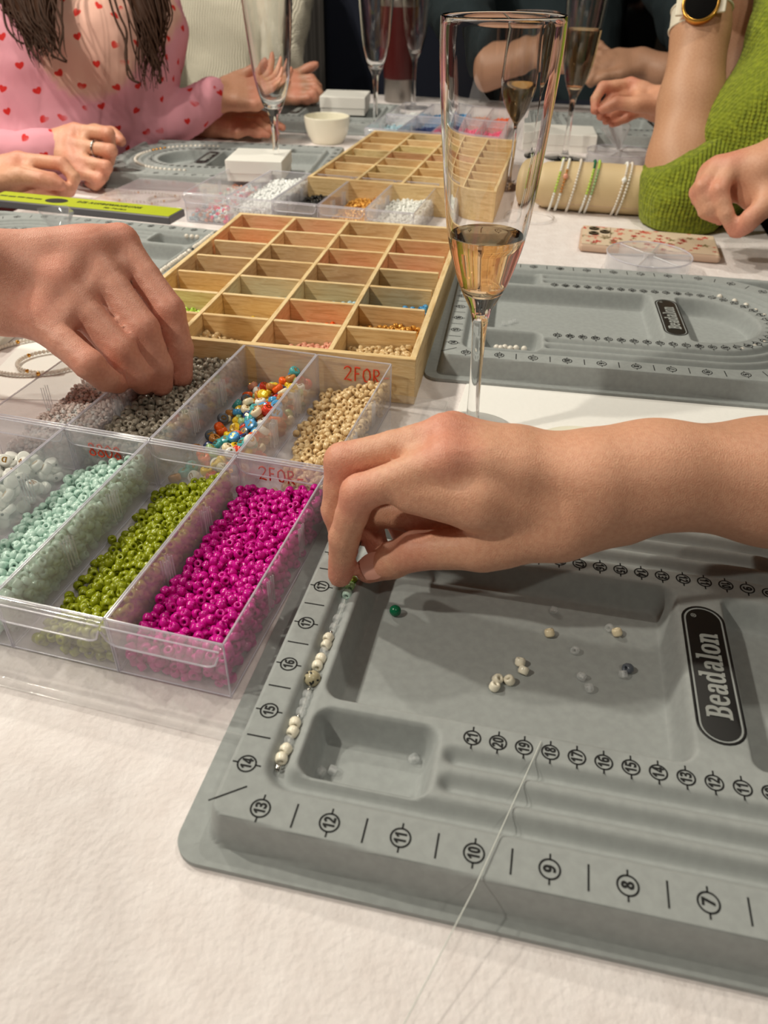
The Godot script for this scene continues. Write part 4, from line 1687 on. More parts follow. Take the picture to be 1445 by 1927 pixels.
	for k in 5:
		mb.rbox(v(-104 + k * 11.5, 8.75, 0.5 * sin(k * 2.0)), v(9.5, 0.2, 3.4), 0.1, 1)
	part("lettering", mb.done(), mats.print_dark, t)
	mb = MB.new()
	mb.lathe([Vector2(0.01, 0), Vector2(1, 0), Vector2(1, 0.3), Vector2(0.01, 0.3)], 24)
	o = part("printed_oval", mb.done(), mats.print_dark, t)
	o.transform = Transform3D(Basis(v(14, 0, 0), v(0, 1, 0), v(0, 0, 9)), v(-34, 8.5, 0) * MM)
	# small round lids on paper
	for q in [[v(-372, 0.5, -1105), 44, "thin clear round lid lying on the paper behind the small white box"], [v(124.6, 0.3, -192.5), 34, "round white coaster mostly hidden behind the near forearm"], [v(62.1, 0.3, -741.2), 26, "clear round bangle lying on the cloth right of the front flute"]]:
		mb = MB.new()
		if q[1] == 26:
			mb.lathe([Vector2(24, 0.3), Vector2(26, 0.3), Vector2(26, 3), Vector2(24, 3)], 40, true)
		else:
			mb.lathe([Vector2(0.01, 0.2), Vector2(q[1], 0.2), Vector2(q[1] + 0.6, 2.2), Vector2(q[1], 3.0), Vector2(q[1] - 1, 2), Vector2(0.01, 1.8)], 40)
		tag(part({44: "round_saucer", 34: "coaster", 26: "bangle"}[q[1]], mb.done(), mats.porcelain if q[1] == 34 else mats.case_plastic, self, "", q[0]), q[2], {44: "lid", 34: "coaster", 26: "bangle"}[q[1]])
	# small clear funnel-shaped scoop on the left board
	mb = MB.new()
	mb.lathe([Vector2(9, 0), Vector2(12, 0.2), Vector2(22, 20), Vector2(21, 20.4), Vector2(11, 1)], 4)
	tag(part("bead_scoop", mb.done(), mats.case_plastic, self, "", v(-428.5, 18.4, -494.9)), "small clear plastic scoop standing on the board behind the left hand", "scoop")

# ---------------------------------------------------------------- people
const SKIN := Color(0.72, 0.375, 0.242)
const FLUSH := Color(0.70, 0.275, 0.19)

func paint(mb: MB, from: int, base: Color, spots: Array):
	mb.coloured = true
	for k in range(from, mb.p.size()):
		var c := base
		for s in spots:
			var d: float = mb.p[k].distance_to(s[0]) / s[1]
			if d < 1.0:
				c = c.lerp(s[2] if s.size() > 2 else FLUSH, (1.0 - d * d) * 0.75)
		mb.c[k] = c

# palm from the wrist to four knuckles, a thumb and four fingers
func hand(f: Field, wrist: Vector3, m: Array, fingers: Array, thumb: Array, s := 1.0, kpalm := 9.0):
	var mid: Vector3 = (m[0] + m[1] + m[2] + m[3]) / 4
	for k in 4:
		var w: Vector3 = wrist + (m[k] - mid) * 0.45
		f.chain([w, w.lerp(m[k], 0.55), m[k]], [13.5 * s, 11.5 * s, [9.6, 9.8, 9.3, 8.6][k] * s], 4.0, kpalm * s)
	f.chain([m[0], m[1], m[2], m[3]], [8.2 * s, 8.4 * s, 8.0 * s, 7.4 * s], 3.0, 6.0 * s)
	for k in 3:
		f.chain([m[k].lerp(fingers[k][0], 0.3), m[k + 1].lerp(fingers[k + 1][0], 0.3)], [6.9 * s, 6.7 * s], 2.0, 5.0 * s)
	f.chain([thumb[0], thumb[1]], [13.5 * s, 10.5 * s], 3.0, 11.0 * s)
	f.chain([thumb[0].lerp(thumb[1], 0.75), m[0].lerp(wrist, 0.25)], [8.0 * s, 8.0 * s], 3.0, 10.0 * s)
	f.chain([thumb[1], thumb[2], thumb[2].lerp(thumb[3], 0.5), thumb[3]], [10.3 * s, 9.2 * s, 8.6 * s, 6.8 * s], 3.0, 4.0)
	for k in 4:
		var q: Array = fingers[k]
		var r: float = s * [1.0, 1.03, 0.97, 0.86][k]
		var a: Vector3 = m[k]
		f.chain([a, a.lerp(q[0], 0.5), q[0], q[0].lerp(q[1], 0.5), q[1], q[2]], [9.2 * r, 8.3 * r, 8.5 * r, 7.4 * r, 7.3 * r, 6.0 * r], 2.0, 2.4)

func finger_spots(m: Array, fingers: Array, thumb: Array) -> Array:
	var out := []
	for k in 4:
		out.append([m[k] + v(0, 7, 0), 17.0])
		out.append([fingers[k][0], 15.0])
		out.append([fingers[k][2], 17.0])
	out.append([thumb[2], 16.0])
	out.append([thumb[3], 18.0])
	return out

func nail(parent: Node, at: Vector3, along: Vector3, out: Vector3, w: float, l: float):
	var mb := MB.new()
	var a := along.normalized()
	var o := (out - a * out.dot(a)).normalized()
	var s := a.cross(o)
	var rows := []
	for j in 7:
		var r := PackedVector3Array()
		var t := j / 6.0
		var ww := w * (0.75 + 0.35 * sin(PI * clampf(t * 0.8 + 0.1, 0, 1)))
		for k in 9:
			var u := -1.0 + 2.0 * k / 8
			r.append(at + a * l * (t - 0.5) + s * ww * 0.5 * u + o * (0.7 - u * u * w * 0.16 - pow(2 * t - 1, 2) * 0.25))
		rows.append(r)
	mb.grid(rows)
	part("fingernail", mb.done(), mats.nail, parent)

func bounds(sets: Array, pad: float) -> Array:
	var a := v(1e9, 1e9, 1e9)
	var b := -a
	for s in sets:
		for q in s:
			var list: Array = q if q is Array else [q]
			for p in list:
				a = a.min(p)
				b = b.max(p)
	return [a - v(pad, pad, pad), b + v(pad, pad, pad)]

# a bare forearm with its hand; arm is [wrist, elbow side points...] with radii, wide the direction of the forearm's broad side
func arm_person(label: String, arm: Array, radii: Array, wide: Vector3, m: Array, fingers: Array, thumb: Array, s: float, cell: float, material := "skin", more := [], tone := SKIN) -> Node3D:
	var t := thing("person", label, "person")
	var bb := bounds([arm, m, fingers, thumb], 34.0)
	var f := Field.new(bb[0], bb[1], cell)
	for e in [-1, 1]:
		var pts := []
		var rad := []
		for k in arm.size():
			pts.append(arm[k] + wide * e * radii[k] * 0.36)
			rad.append(radii[k] * 0.82)
		f.chain(pts, rad, 12.0, 14.0)
	hand(f, arm[0], m, fingers, thumb, s)
	for q in more:
		f.chain(q[0], q[1], 4.0, q[2])
	var mb := MB.new()
	f.mesh_into(mb)
	paint(mb, 0, tone, finger_spots(m, fingers, thumb))
	part("body", mb.done(), mats[material], t)
	return t

func people():
	near_hand()
	bin_hand()
	photographer()
	background_hands()
	heart_person()
	knit_person()
	teal_person()
	green_person()

func near_hand():
	var m := [v(54.7, 90.9, -23.2), v(51.1, 92.0, -41.1), v(52.2, 85.2, -56.5), v(58.6, 77.2, -69.5)]
	var fingers := [[v(18.5, 74.8, -13.9), v(11.5, 49.6, -13.8), v(8.8, 24.8, -14.9)], [v(6.3, 77.7, -32.6), v(3.9, 52.1, -29.4), v(8.9, 30.6, -26.9)], [v(13.8, 64.1, -48.1), v(15.9, 42.1, -39.5), v(23.3, 28.5, -33.3)], [v(25.8, 56.7, -60.1), v(26.2, 38.5, -51.6), v(33.7, 27.9, -45.1)]]
	var thumb := [v(106.0, 63.1, -25.5), v(73.1, 51.7, -17.8), v(43.6, 42.5, -20.1), v(21.7, 27.2, -19.4)]
	var arm := [v(118.7, 75.7, -47.7), v(144.2, 76.8, -56.2), v(197.4, 70.9, -72.7), v(263.9, 62.3, -92.5)]
	var t := arm_person("bare right arm reaching in from the right, pinching a bead over the near bead board", arm, [26.0, 24.5, 30.5, 35.0], v(0, 0.35, 0.94), m, fingers, thumb, 0.98, 2.4, "skin", [[[v(40.9, 77.1, -17.7), v(69.5, 75.7, -19.9), v(94.7, 68.7, -29.9)], [10.0, 13.6, 15.0], 3.0], [[v(106.0, 62.0, -29.8), v(127.5, 65.5, -44.3)], [15.0, 19.0], 10.0], [[v(24.0, 48.5, -38.4), v(44.2, 49.2, -40.5), v(69.4, 55.2, -37.4)], [8.0, 10.5, 13.0], 3.0]])
	nail(t, v(24.5, 34.4, -13.9), thumb[3] - thumb[2], v(49.4, 136.9, 97.9) - thumb[3], 11.5, 12.0)

# the one who takes the picture: a phone round the lens and the hand that holds it, all behind the lens
func photographer():
	var t := thing("mobile_phone", "dark phone held upright behind the near end of the table", "phone", EYE)
	var b := Basis(v(0.977340, 0.016093, -0.211064), v(-0.137926, 0.804791, -0.577310), v(0.160572, 0.593340, 0.788774))
	t.basis = b
	part("phone_case", box(v(-22, -52, 9), v(74, 150, 9), 4, 3), mats.black_plastic, t)
	part("screen", box(v(-22, -52, 13.8), v(69, 145, 0.6), 0.2), mats.screen_black, t)
	var p := func(x: float, y: float, z: float) -> Vector3: return EYE + b * v(x, y, z)
	var m := [p.call(-84, -40, 30), p.call(-88, -62, 30), p.call(-90, -84, 28), p.call(-88, -104, 26)]
	var f1 := []
	for k in 4:
		var y := -34.0 - 24 * k
		f1.append([p.call(-78, y, 6), p.call(-58, y - 2, -3), p.call(-42, y - 3, -4)])
	var th := [p.call(-70, -120, 50), p.call(-66, -98, 48), p.call(-44, -74, 36), p.call(-28, -58, 26)]
	arm_person("hand of the photographer holding a dark phone behind the near table end", [p.call(-92, -150, 60), p.call(-110, -230, 110), p.call(-130, -420, 330)], [27.0, 30.0, 42.0], b * v(0.6, 0, 0.8), m, f1, th, 1.0, 4.0, "skin_far")

func bin_hand():
	var m := [v(-195.2, 104.2, -218.2), v(-206.4, 104.4, -195.8), v(-211.8, 93.3, -166.1), v(-213.9, 79.2, -139.8)]
	var fingers := [[v(-157.1, 68.5, -199.1), v(-150.4, 45.2, -193.1), v(-149.8, 25.7, -188.6)], [v(-164.6, 64.7, -174.4), v(-157.0, 40.2, -172.7), v(-157.0, 26.6, -172.7)], [v(-171.6, 57.7, -155.1), v(-164.7, 41.4, -156.9), v(-164.7, 31.9, -162.4)], [v(-175.8, 61.0, -126.2), v(-172.5, 48.9, -133.1), v(-172.1, 39.0, -146.0)]]
	var thumb := [v(-262.9, 76.8, -173.6), v(-237.0, 57.4, -192.3), v(-202.2, 34.0, -191.9), v(-170.9, 22.9, -184.8)]
	var arm := [v(-253.5, 97.9, -153.4), v(-286.6, 97.5, -152.7), v(-413.9, 89.5, -158.8), v(-552.5, 81.8, -169.2)]
	arm_person("bare right arm coming in from the left, dipping its fingers into the taupe beads", arm, [31.0, 30.0, 36.0, 40.0], v(0.1, 0.5, 0.85), m, fingers, thumb, 1.27, 2.7, "skin", [[[v(-195.6, 77.3, -180.1), v(-175.8, 64.3, -174.3)], [10.0, 8.5], 2.5]], Color(0.69, 0.325, 0.235))

func background_hands():
	# hand at the left edge above the lime packet
	var m := [v(-578.3, 46.0, -663.1), v(-575.3, 35.8, -647.2), v(-575.1, 24.8, -635.2), v(-576.0, 15.2, -627.8)]
	var fingers := [[v(-521.0, 44.2, -664.6), v(-504.3, 30.1, -659.9), v(-510.1, 13.8, -652.8)], [v(-523.4, 30.5, -641.1), v(-508.1, 18.5, -644.0), v(-521.8, 6.1, -644.6)], [v(-533.1, 19.8, -631.1), v(-521.0, 10.8, -635.7), v(-534.3, 2.6, -639.5)], [v(-544.9, 12.8, -625.9), v(-535.1, 5.5, -632.6), v(-548.2, 0.3, -634.8)]]
	var thumb := [v(-592.5, 27.6, -614.7), v(-553.4, 36.3, -622.8), v(-526.4, 33.6, -626.3), v(-508.5, 27.5, -631.7)]
	arm_person("hand at the left edge above the lime packet, thumb pressed on bent fingers", [v(-608.1, 27.1, -626.4), v(-651.8, 15.1, -580.6), v(-799.1, 3.6, -516.6)], [27.0, 27.0, 36.0], v(0, 0.7, 0.7), m, fingers, thumb, 1.02, 3.4, "skin_far")
	# pinching hand over the far right board
	m = [v(170.3, 112.4, -1072.1), v(175.8, 100.2, -1071.7), v(182.8, 89.0, -1074.8), v(192.9, 77.9, -1076.2)]
	fingers = [[v(131.0, 108.8, -1053.8), v(122.9, 94.6, -1044.0), v(123.8, 80.4, -1036.1)], [v(145.9, 95.0, -1059.1), v(134.4, 81.5, -1046.7), v(134.4, 72.4, -1037.2)], [v(158.0, 80.0, -1060.4), v(145.6, 70.9, -1051.1), v(143.2, 66.4, -1042.2)], [v(172.5, 69.0, -1062.7), v(159.4, 63.7, -1056.1), v(153.4, 61.7, -1048.3)]]
	thumb = [v(204.4, 91.9, -1040.8), v(179.9, 92.4, -1028.6), v(153.1, 92.6, -1028.3), v(135.3, 83.5, -1028.1)]
	arm_person("pinching hand held over the far right bead board, its wrist behind the upright forearm", [v(219.9, 89.6, -1062.5), v(268.2, 74.6, -1104.2), v(450.9, 28.5, -1271.5)], [25.0, 25.0, 33.0], v(0, 0.6, 0.8), m, fingers, thumb, 0.96, 3.4, "skin_far")
	# blurred hand at the right edge
	m = [v(257.6, 92.5, -646.4), v(246.0, 89.2, -654.2), v(240.5, 81.9, -662.8), v(239.3, 72.2, -668.0)]
	fingers = [[v(247.9, 72.6, -627.0), v(258.0, 53.0, -616.8), v(270.0, 37.1, -612.3)], [v(232.4, 72.5, -636.4), v(243.3, 54.4, -627.5), v(256.9, 44.1, -630.1)], [v(230.5, 65.1, -645.6), v(241.4, 49.0, -635.8), v(254.6, 42.1, -640.9)], [v(233.7, 58.0, -653.6), v(246.3, 44.0, -648.2), v(256.9, 42.7, -651.9)]]
	thumb = [v(304.1, 80.7, -636.9), v(293.3, 64.7, -615.0), v(281.2, 51.2, -610.0), v(274.7, 38.6, -611.9)]
	var t := arm_person("hand with a fine gold bracelet at the right edge, pinching something above the phone", [v(285.2, 89.9, -652.6), v(309.5, 99.7, -656.1), v(418.4, 109.0, -666.2)], [27.0, 27.0, 34.0], v(0.3, 0.3, 0.9), m, fingers, thumb, 1.08, 3.2, "skin_far", [[[v(272.7, 74.6, -655.1), v(285.6, 66.2, -638.7)], [17.0, 15.0], 6.0], [[v(248.3, 69.3, -660.0), v(254.8, 53.5, -649.5)], [15.0, 12.0], 5.0]])
	var mb := MB.new()
	var path := []
	var c := v(296.4, 95.1, -655.0)
	var d: Vector3 = (v(319.3, 101.2, -656.6) - c).normalized()
	var u := d.cross(Vector3.UP).normalized()
	var w := d.cross(u)
	for k in 25:
		path.append(c + u * cos(TAU * k / 24) * 29 + w * sin(TAU * k / 24) * 27)
	mb.tube(path, [0.8], 6, false)
	part("gold_bracelet", mb.done(), mats.gold, t)

func keep_off_table(f: Field):
	var mid := v(-112, -50, -570)
	var half := v(453, 50.5, 1098)
	for k in f.nz:
		for j in f.ny:
			for i in f.nx:
				var q := (f.lo + v(i, j, k) * f.cell - mid).abs() - half
				var d := maxf(maxf(q.x, q.y), q.z)
				if d < f.cell * 4.0:
					var at := (k * f.ny + j) * f.nx + i
					f.f[at] = maxf(f.f[at], -d)

func cloth_part(called: String, f: Field, m: String, parent: Node, wrinkle := 0.0, freq := 0.03, tint = null):
	if wrinkle > 0.0:
		var n := FastNoiseLite.new()
		n.frequency = freq
		n.seed = 4
		f.rough(n, wrinkle)
	keep_off_table(f)
	var mb := MB.new()
	f.mesh_into(mb)
	if tint != null:
		mb.coloured = true
		for k in mb.p.size():
			mb.c[k] = tint.call(mb.p[k])
	part(called, mb.done(), mats[m], parent)

func heart_person():
	var t := thing("person", "long-haired person in a pink heart-print top, ringed fist and open hand on the table", "person")
	var mb := MB.new()
	# fist with the ring
	var m := [v(-549.9, 64.9, -755.4), v(-547.8, 51.7, -735.8), v(-538.7, 37.3, -719.2), v(-525.6, 24.5, -709.7)]
	var fingers := [[v(-499.5, 64.6, -750.2), v(-502.6, 48.2, -755.0), v(-528.1, 41.0, -764.7)], [v(-489.1, 48.4, -730.0), v(-499.1, 33.5, -737.1), v(-523.5, 28.5, -748.6)], [v(-489.3, 32.5, -713.0), v(-501.0, 18.6, -720.4), v(-521.8, 16.1, -732.0)], [v(-496.3, 18.6, -703.6), v(-508.8, 8.3, -711.0), v(-524.9, 8.4, -720.5)]]
	var thumb := [v(-560.1, 50.1, -777.7), v(-541.2, 57.1, -789.3), v(-515.1, 57.9, -785.1), v(-495.4, 52.0, -772.0)]
	var arm := [v(-573.7, 42.7, -741.5), v(-610.2, 32.5, -722.5), v(-725.9, 19.1, -688.9)]
	var bb := bounds([[arm[0], arm[1]], m, fingers, thumb], 34.0)
	var f := Field.new(bb[0], bb[1], 3.4)
	f.chain([arm[0], arm[1]], [24, 24], 10.0, 12.0)
	hand(f, arm[0], m, fingers, thumb, 1.02)
	f.mesh_into(mb)
	paint(mb, 0, SKIN, finger_spots(m, fingers, thumb))
	# open hand
	var m2 := [v(-433.6, 81.3, -1121.0), v(-424.3, 72.9, -1103.9), v(-416.9, 64.6, -1086.5), v(-412.3, 57.5, -1071.9)]
	var f2 := [[v(-411.5, 95.5, -1141.3), v(-410.3, 109.4, -1157.1), v(-409.5, 119.7, -1162.5)], [v(-397.6, 88.4, -1126.1), v(-386.9, 102.6, -1141.5), v(-381.2, 114.4, -1149.0)], [v(-388.4, 78.6, -1107.9), v(-375.9, 91.3, -1122.5), v(-370.2, 102.9, -1129.9)], [v(-386.1, 68.8, -1088.3), v(-373.2, 78.6, -1100.8), v(-367.4, 88.8, -1107.2)]]
	var th2 := [v(-481.1, 78.3, -1116.7), v(-460.9, 87.9, -1135.6), v(-438.3, 98.9, -1143.4), v(-423.9, 111.3, -1148.1)]
	var w2 := v(-483.3, 65.4, -1081.2)
	bb = bounds([[w2, v(-502.6, 60.7, -1063.6)], m2, f2, th2], 34.0)
	f = Field.new(bb[0], bb[1], 3.6)
	f.chain([w2, v(-510.2, 54.9, -1057.7)], [26, 27], 10.0, 12.0)
	hand(f, w2, m2, f2, th2, 1.04)
	var from := mb.p.size()
	f.mesh_into(mb)
	paint(mb, from, SKIN, finger_spots(m2, f2, th2))
	# trunk under the top
	from = mb.p.size()
	f = Field.new(v(-980, -260, -1220), v(-480, 420, -780), 12.0)
	f.chain([v(-699.5, -30.6, -897.8), v(-726.1, 125.0, -1009.4), v(-756.3, 301.0, -1135.6)], [118, 124, 116], 30.0, 20.0)
	f.chain([v(-758.6, 314.5, -1145.3), v(-772.4, 415.4, -1212.1)], [58, 54], 20.0, 30.0)
	keep_off_table(f)
	f.mesh_into(mb)
	paint(mb, from, SKIN, [])
	part("body", mb.done(), mats.skin_far, t)
	# heart-print top
	f = Field.new(v(-1080, -260, -1330), v(-330, 400, -640), 9.0)
	f.chain([v(-704.3, -67.2, -881.9), v(-716.2, 22.5, -940.6), v(-727.2, 110.9, -1004.9), v(-755.1, 273.9, -1121.9)], [144, 132, 147, 142], 40.0, 20.0)
	f.chain([v(-614.2, 129.4, -965.8)], [92], 1.0, 50.0)
	f.chain([v(-722.6, 113.8, -906.6)], [92], 1.0, 50.0)
	f.chain([v(-637.7, 275.7, -1134.4), v(-578.2, 154.2, -1067.8), v(-578.4, 32.0, -982.2)], [66, 54, 42], 20.0, 40.0)
	f.chain([v(-578.1, 30.6, -981.2), v(-528.2, 37.9, -1009.5), v(-490.3, 64.3, -1075.2)], [41, 33, 31], 8.0, 12.0)
	f.chain([v(-872.9, 258.1, -1048.0), v(-837.3, 121.8, -851.2), v(-745.5, 37.0, -692.1)], [66, 54, 44], 20.0, 45.0)
	f.chain([v(-744.5, 31.3, -688.0), v(-657.3, 28.5, -708.7), v(-581.6, 40.3, -738.0)], [42, 36, 30], 14.0, 14.0)
	var mid := v(-593.9, 178.5, -930.8)
	var pink := Color(0.76, 0.33, 0.41)
	var peach := Color(0.74, 0.43, 0.35)
	cloth_part("heart_print_top", f, "heart_print", t, 5.0, 0.02, func(p: Vector3) -> Color:
		var d := Vector2((p.x - mid.x - 10.0) / 66.0, (p.y - mid.y) / 96.0).length()
		return peach.lerp(pink, smoothstep(0.93, 1.0, d)) if p.z > mid.z - 140 else pink)
	# ring
	mb = MB.new()
	var c: Vector3 = m[1].lerp(fingers[1][0], 0.62)
	var ax: Vector3 = (fingers[1][0] - m[1]).normalized()
	var u := ax.cross(Vector3.UP).normalized()
	var w := ax.cross(u)
	var path := []
	for k in 21:
		path.append(c + (u * cos(TAU * k / 20) + w * sin(TAU * k / 20)) * 9.4)
	mb.tube(path, [1.4], 6, false)
	part("silver_ring", mb.done(), mats.silver, t)
	# long wavy hair on both sides of the chest
	var hair := MB.new()
	var r := RandomNumberGenerator.new()
	r.seed = 8
	var locks := [
		[v(-709.6, 318.9, -962.1), v(-670.1, 237.0, -883.2), v(-639.5, 183.5, -830.1), v(-601.0, 137.4, -794.5)], [v(-681.0, 319.3, -968.3), v(-638.5, 237.6, -890.0), v(-614.6, 184.1, -831.9), v(-584.5, 145.7, -804.0)], [v(-727.5, 318.6, -958.2), v(-684.2, 236.8, -880.2), v(-655.0, 191.5, -839.4), v(-624.4, 168.7, -815.8)],
		[v(-554.6, 322.1, -1008.8), v(-518.6, 239.2, -941.1), v(-495.2, 186.4, -906.1), v(-492.0, 110.9, -865.2)], [v(-565.4, 321.9, -1006.4), v(-530.1, 239.0, -938.6), v(-501.7, 180.5, -897.8), v(-477.6, 120.1, -875.1)], [v(-532.9, 322.4, -1013.4), v(-505.7, 239.4, -950.2), v(-488.4, 186.1, -914.9), v(-488.8, 134.9, -883.9)]]
	for q in 460:
		var l: Array = locks[q % locks.size()]
		var off := v(r.randfn(0, 15), 0, r.randfn(0, 8))
		var ph := floorf(r.randf() * 4.0) * 1.3 + r.randfn(0, 0.3)
		var amp := r.randf_range(4.0, 9.0)
		var cut := r.randf_range(0.7, 1.05)
		var pts := []
		for k in 18:
			var s := k / 17.0 * 3.0 * cut
			var i := mini(int(s), 2)
			var p: Vector3 = (l[i] as Vector3).lerp(l[i + 1], minf(s - i, 1.15))
			var taper := 1.0 - 0.6 * k / 17.0
			pts.append(p + off * taper + v(sin(ph + k * 0.55), 0, cos(ph + k * 0.55)) * amp * (k / 17.0))
		hair.tube(pts, [1.5, 1.5, 1.5, 1.5, 1.5, 1.5, 1.5, 1.5, 1.5, 1.4, 1.4, 1.3, 1.2, 1.1, 1.0, 0.9, 0.7, 0.3], 5)
	for q in [[v(-564.0, 238.6, -918.7), v(-537.2, 186.4, -884.8), v(-517.3, 157.4, -867.1), v(-508.5, 122.4, -842.6), v(-491.3, 113.3, -839.3)], [v(-556.9, 238.8, -920.2), v(-533.3, 192.3, -890.1), v(-517.9, 169.1, -875.8), v(-514.3, 139.9, -854.5), v(-499.0, 116.7, -840.2)], [v(-601.5, 204.3, -847.2), v(-582.9, 176.3, -827.4), v(-582.6, 150.8, -808.3), v(-571.7, 139.1, -801.7), v(-592.8, 145.5, -802.2)], [v(-487.6, 168.0, -906.5), v(-475.3, 147.3, -893.4), v(-477.5, 126.4, -877.2), v(-473.4, 110.9, -866.4), v(-478.6, 115.6, -868.9)], [v(-667.4, 197.4, -831.2), v(-657.2, 175.0, -813.8), v(-641.0, 161.8, -804.6), v(-630.6, 157.4, -803.5)]]:
		hair.tube(smooth_path(q), [1.9, 1.6], 6)
	for l in locks:
		hair.tube(smooth_path([l[0] + v(0, 0, -6), l[1] + v(0, 0, -6), l[2] + v(0, 0, -6), l[2].lerp(l[3], 0.7) + v(0, 0, -4)], 8), [17.0, 17.0, 17.0, 17.0, 17.0, 17.0, 16.5, 16.0, 16.0, 15.0, 15.0, 14.0, 14.0, 13.0, 12.0, 11.0, 10.0, 9.0, 8.0, 7.0, 6.0, 5.0, 4.0, 3.0, 1.0], 10)
	part("hair", hair.done(), mats.hair_brown, t)

func smooth_path(raw: Array, steps := 5) -> Array:
	var out := []
	for k in raw.size() - 1:
		for s in steps:
			out.append((raw[k] as Vector3).cubic_interpolate(raw[k + 1], raw[maxi(k - 1, 0)], raw[mini(k + 2, raw.size() - 1)], float(s) / steps))
	out.append(raw[-1])
	return out

func knit_person():
	var t := thing("person", "person in a cream ribbed knit top behind the pink one, one hand flat on paper", "person")
	var mb := MB.new()
	var m := [v(-455.4, 29.2, -1120.5), v(-453.5, 23.7, -1104.1), v(-452.5, 17.9, -1089.8), v(-452.5, 13.2, -1078.6)]
	var f1 := [[v(-423.5, 30.4, -1122.9), v(-399.5, 24.2, -1118.0), v(-383.6, 19.0, -1114.8)], [v(-423.1, 26.7, -1104.9), v(-403.3, 18.7, -1100.4), v(-390.0, 13.1, -1098.9)], [v(-425.8, 20.9, -1089.8), v(-409.8, 14.3, -1085.6), v(-400.5, 11.6, -1085.4)], [v(-431.3, 17.6, -1078.6), v(-420.2, 13.4, -1077.8), v(-412.8, 11.4, -1077.7)]]
	var th := [v(-495.7, 22.8, -1127.8), v(-468.2, 31.5, -1145.0), v(-439.3, 31.2, -1145.6), v(-415.6, 28.5, -1138.2)]
	var w := v(-503.1, 21.4, -1102.4)
	var bb := bounds([[w, v(-542.9, 17.5, -1099.0)], m, f1, th], 32.0)
	var f := Field.new(bb[0], bb[1], 3.6)
	f.chain([w, v(-554.6, 18.6, -1103.8)], [25, 26], 10.0, 12.0)
	hand(f, w, m, f1, th, 1.02)
	f.mesh_into(mb)
	paint(mb, 0, SKIN, finger_spots(m, f1, th))
	# the other hand, thumb up
	m = [v(-443.2, 59.0, -1368.6), v(-434.3, 48.6, -1352.4), v(-427.6, 38.3, -1335.9), v(-426.7, 30.7, -1325.2)]
	f1 = [[v(-406.5, 62.4, -1368.4), v(-390.1, 49.3, -1361.9), v(-395.5, 37.0, -1356.7)], [v(-395.2, 52.3, -1350.5), v(-383.9, 40.7, -1346.5), v(-394.4, 31.3, -1345.0)], [v(-393.2, 41.7, -1335.3), v(-389.1, 32.9, -1334.6), v(-404.5, 28.5, -1335.7)], [v(-401.4, 35.3, -1326.3), v(-404.4, 28.6, -1328.2), v(-417.9, 28.5, -1330.5)]]
	th = [v(-467.2, 50.9, -1367.7), v(-443.8, 64.4, -1385.2), v(-421.8, 75.3, -1392.8), v(-405.4, 82.8, -1396.7)]
	w = v(-474.9, 40.7, -1343.3)
	bb = bounds([[w, v(-551.2, 32.5, -1324.1)], m, f1, th], 32.0)
	f = Field.new(bb[0], bb[1], 3.8)
	f.chain([w, v(-537.5, 37.5, -1318.0)], [25, 28], 10.0, 12.0)
	hand(f, w, m, f1, th, 1.02)
	var from := mb.p.size()
	f.mesh_into(mb)
	paint(mb, from, Color(0.46, 0.24, 0.15), finger_spots(m, f1, th))
	from = mb.p.size()
	f = Field.new(v(-960, -260, -1980), v(-480, 520, -1560), 14.0)
	f.chain([v(-746.2, -97.7, -1718.9), v(-779.1, 94.4, -1856.7), v(-815.7, 307.7, -2009.8)], [125, 130, 125], 30.0, 20.0)
	keep_off_table(f)
	f.mesh_into(mb)
	paint(mb, from, SKIN, [])
	part("body", mb.done(), mats.skin_far, t)
	f = Field.new(v(-1060, -300, -2080), v(-360, 560, -1220), 12.0)
	f.chain([v(-754.4, -153.4, -1688.0), v(-774.2, -24.0, -1775.0), v(-781.7, 94.3, -1856.1), v(-815.7, 307.7, -2009.8)], [165, 152, 168, 165], 40.0, 20.0)
	f.chain([v(-698.2, 91.1, -1782.0)], [100], 1.0, 60.0)
	f.chain([v(-809.7, 99.6, -1765.6)], [100], 1.0, 60.0)
	f.chain([v(-935.8, 262.5, -1875.2), v(-853.4, 71.2, -1570.6), v(-708.6, -0.1, -1292.9)], [72, 58, 48], 20.0, 40.0)
	f.chain([v(-708.6, -0.1, -1292.9), v(-616.6, 11.9, -1193.8), v(-538.5, 18.9, -1107.2)], [46, 39, 32], 14.0, 16.0)
	f.chain([v(-623.9, 225.9, -1936.5), v(-553.4, 49.9, -1590.3), v(-503.3, 35.2, -1348.5)], [66, 52, 34], 20.0, 40.0)
	cloth_part("ribbed_knit_top", f, "white_rib", t, 7.0, 0.01)

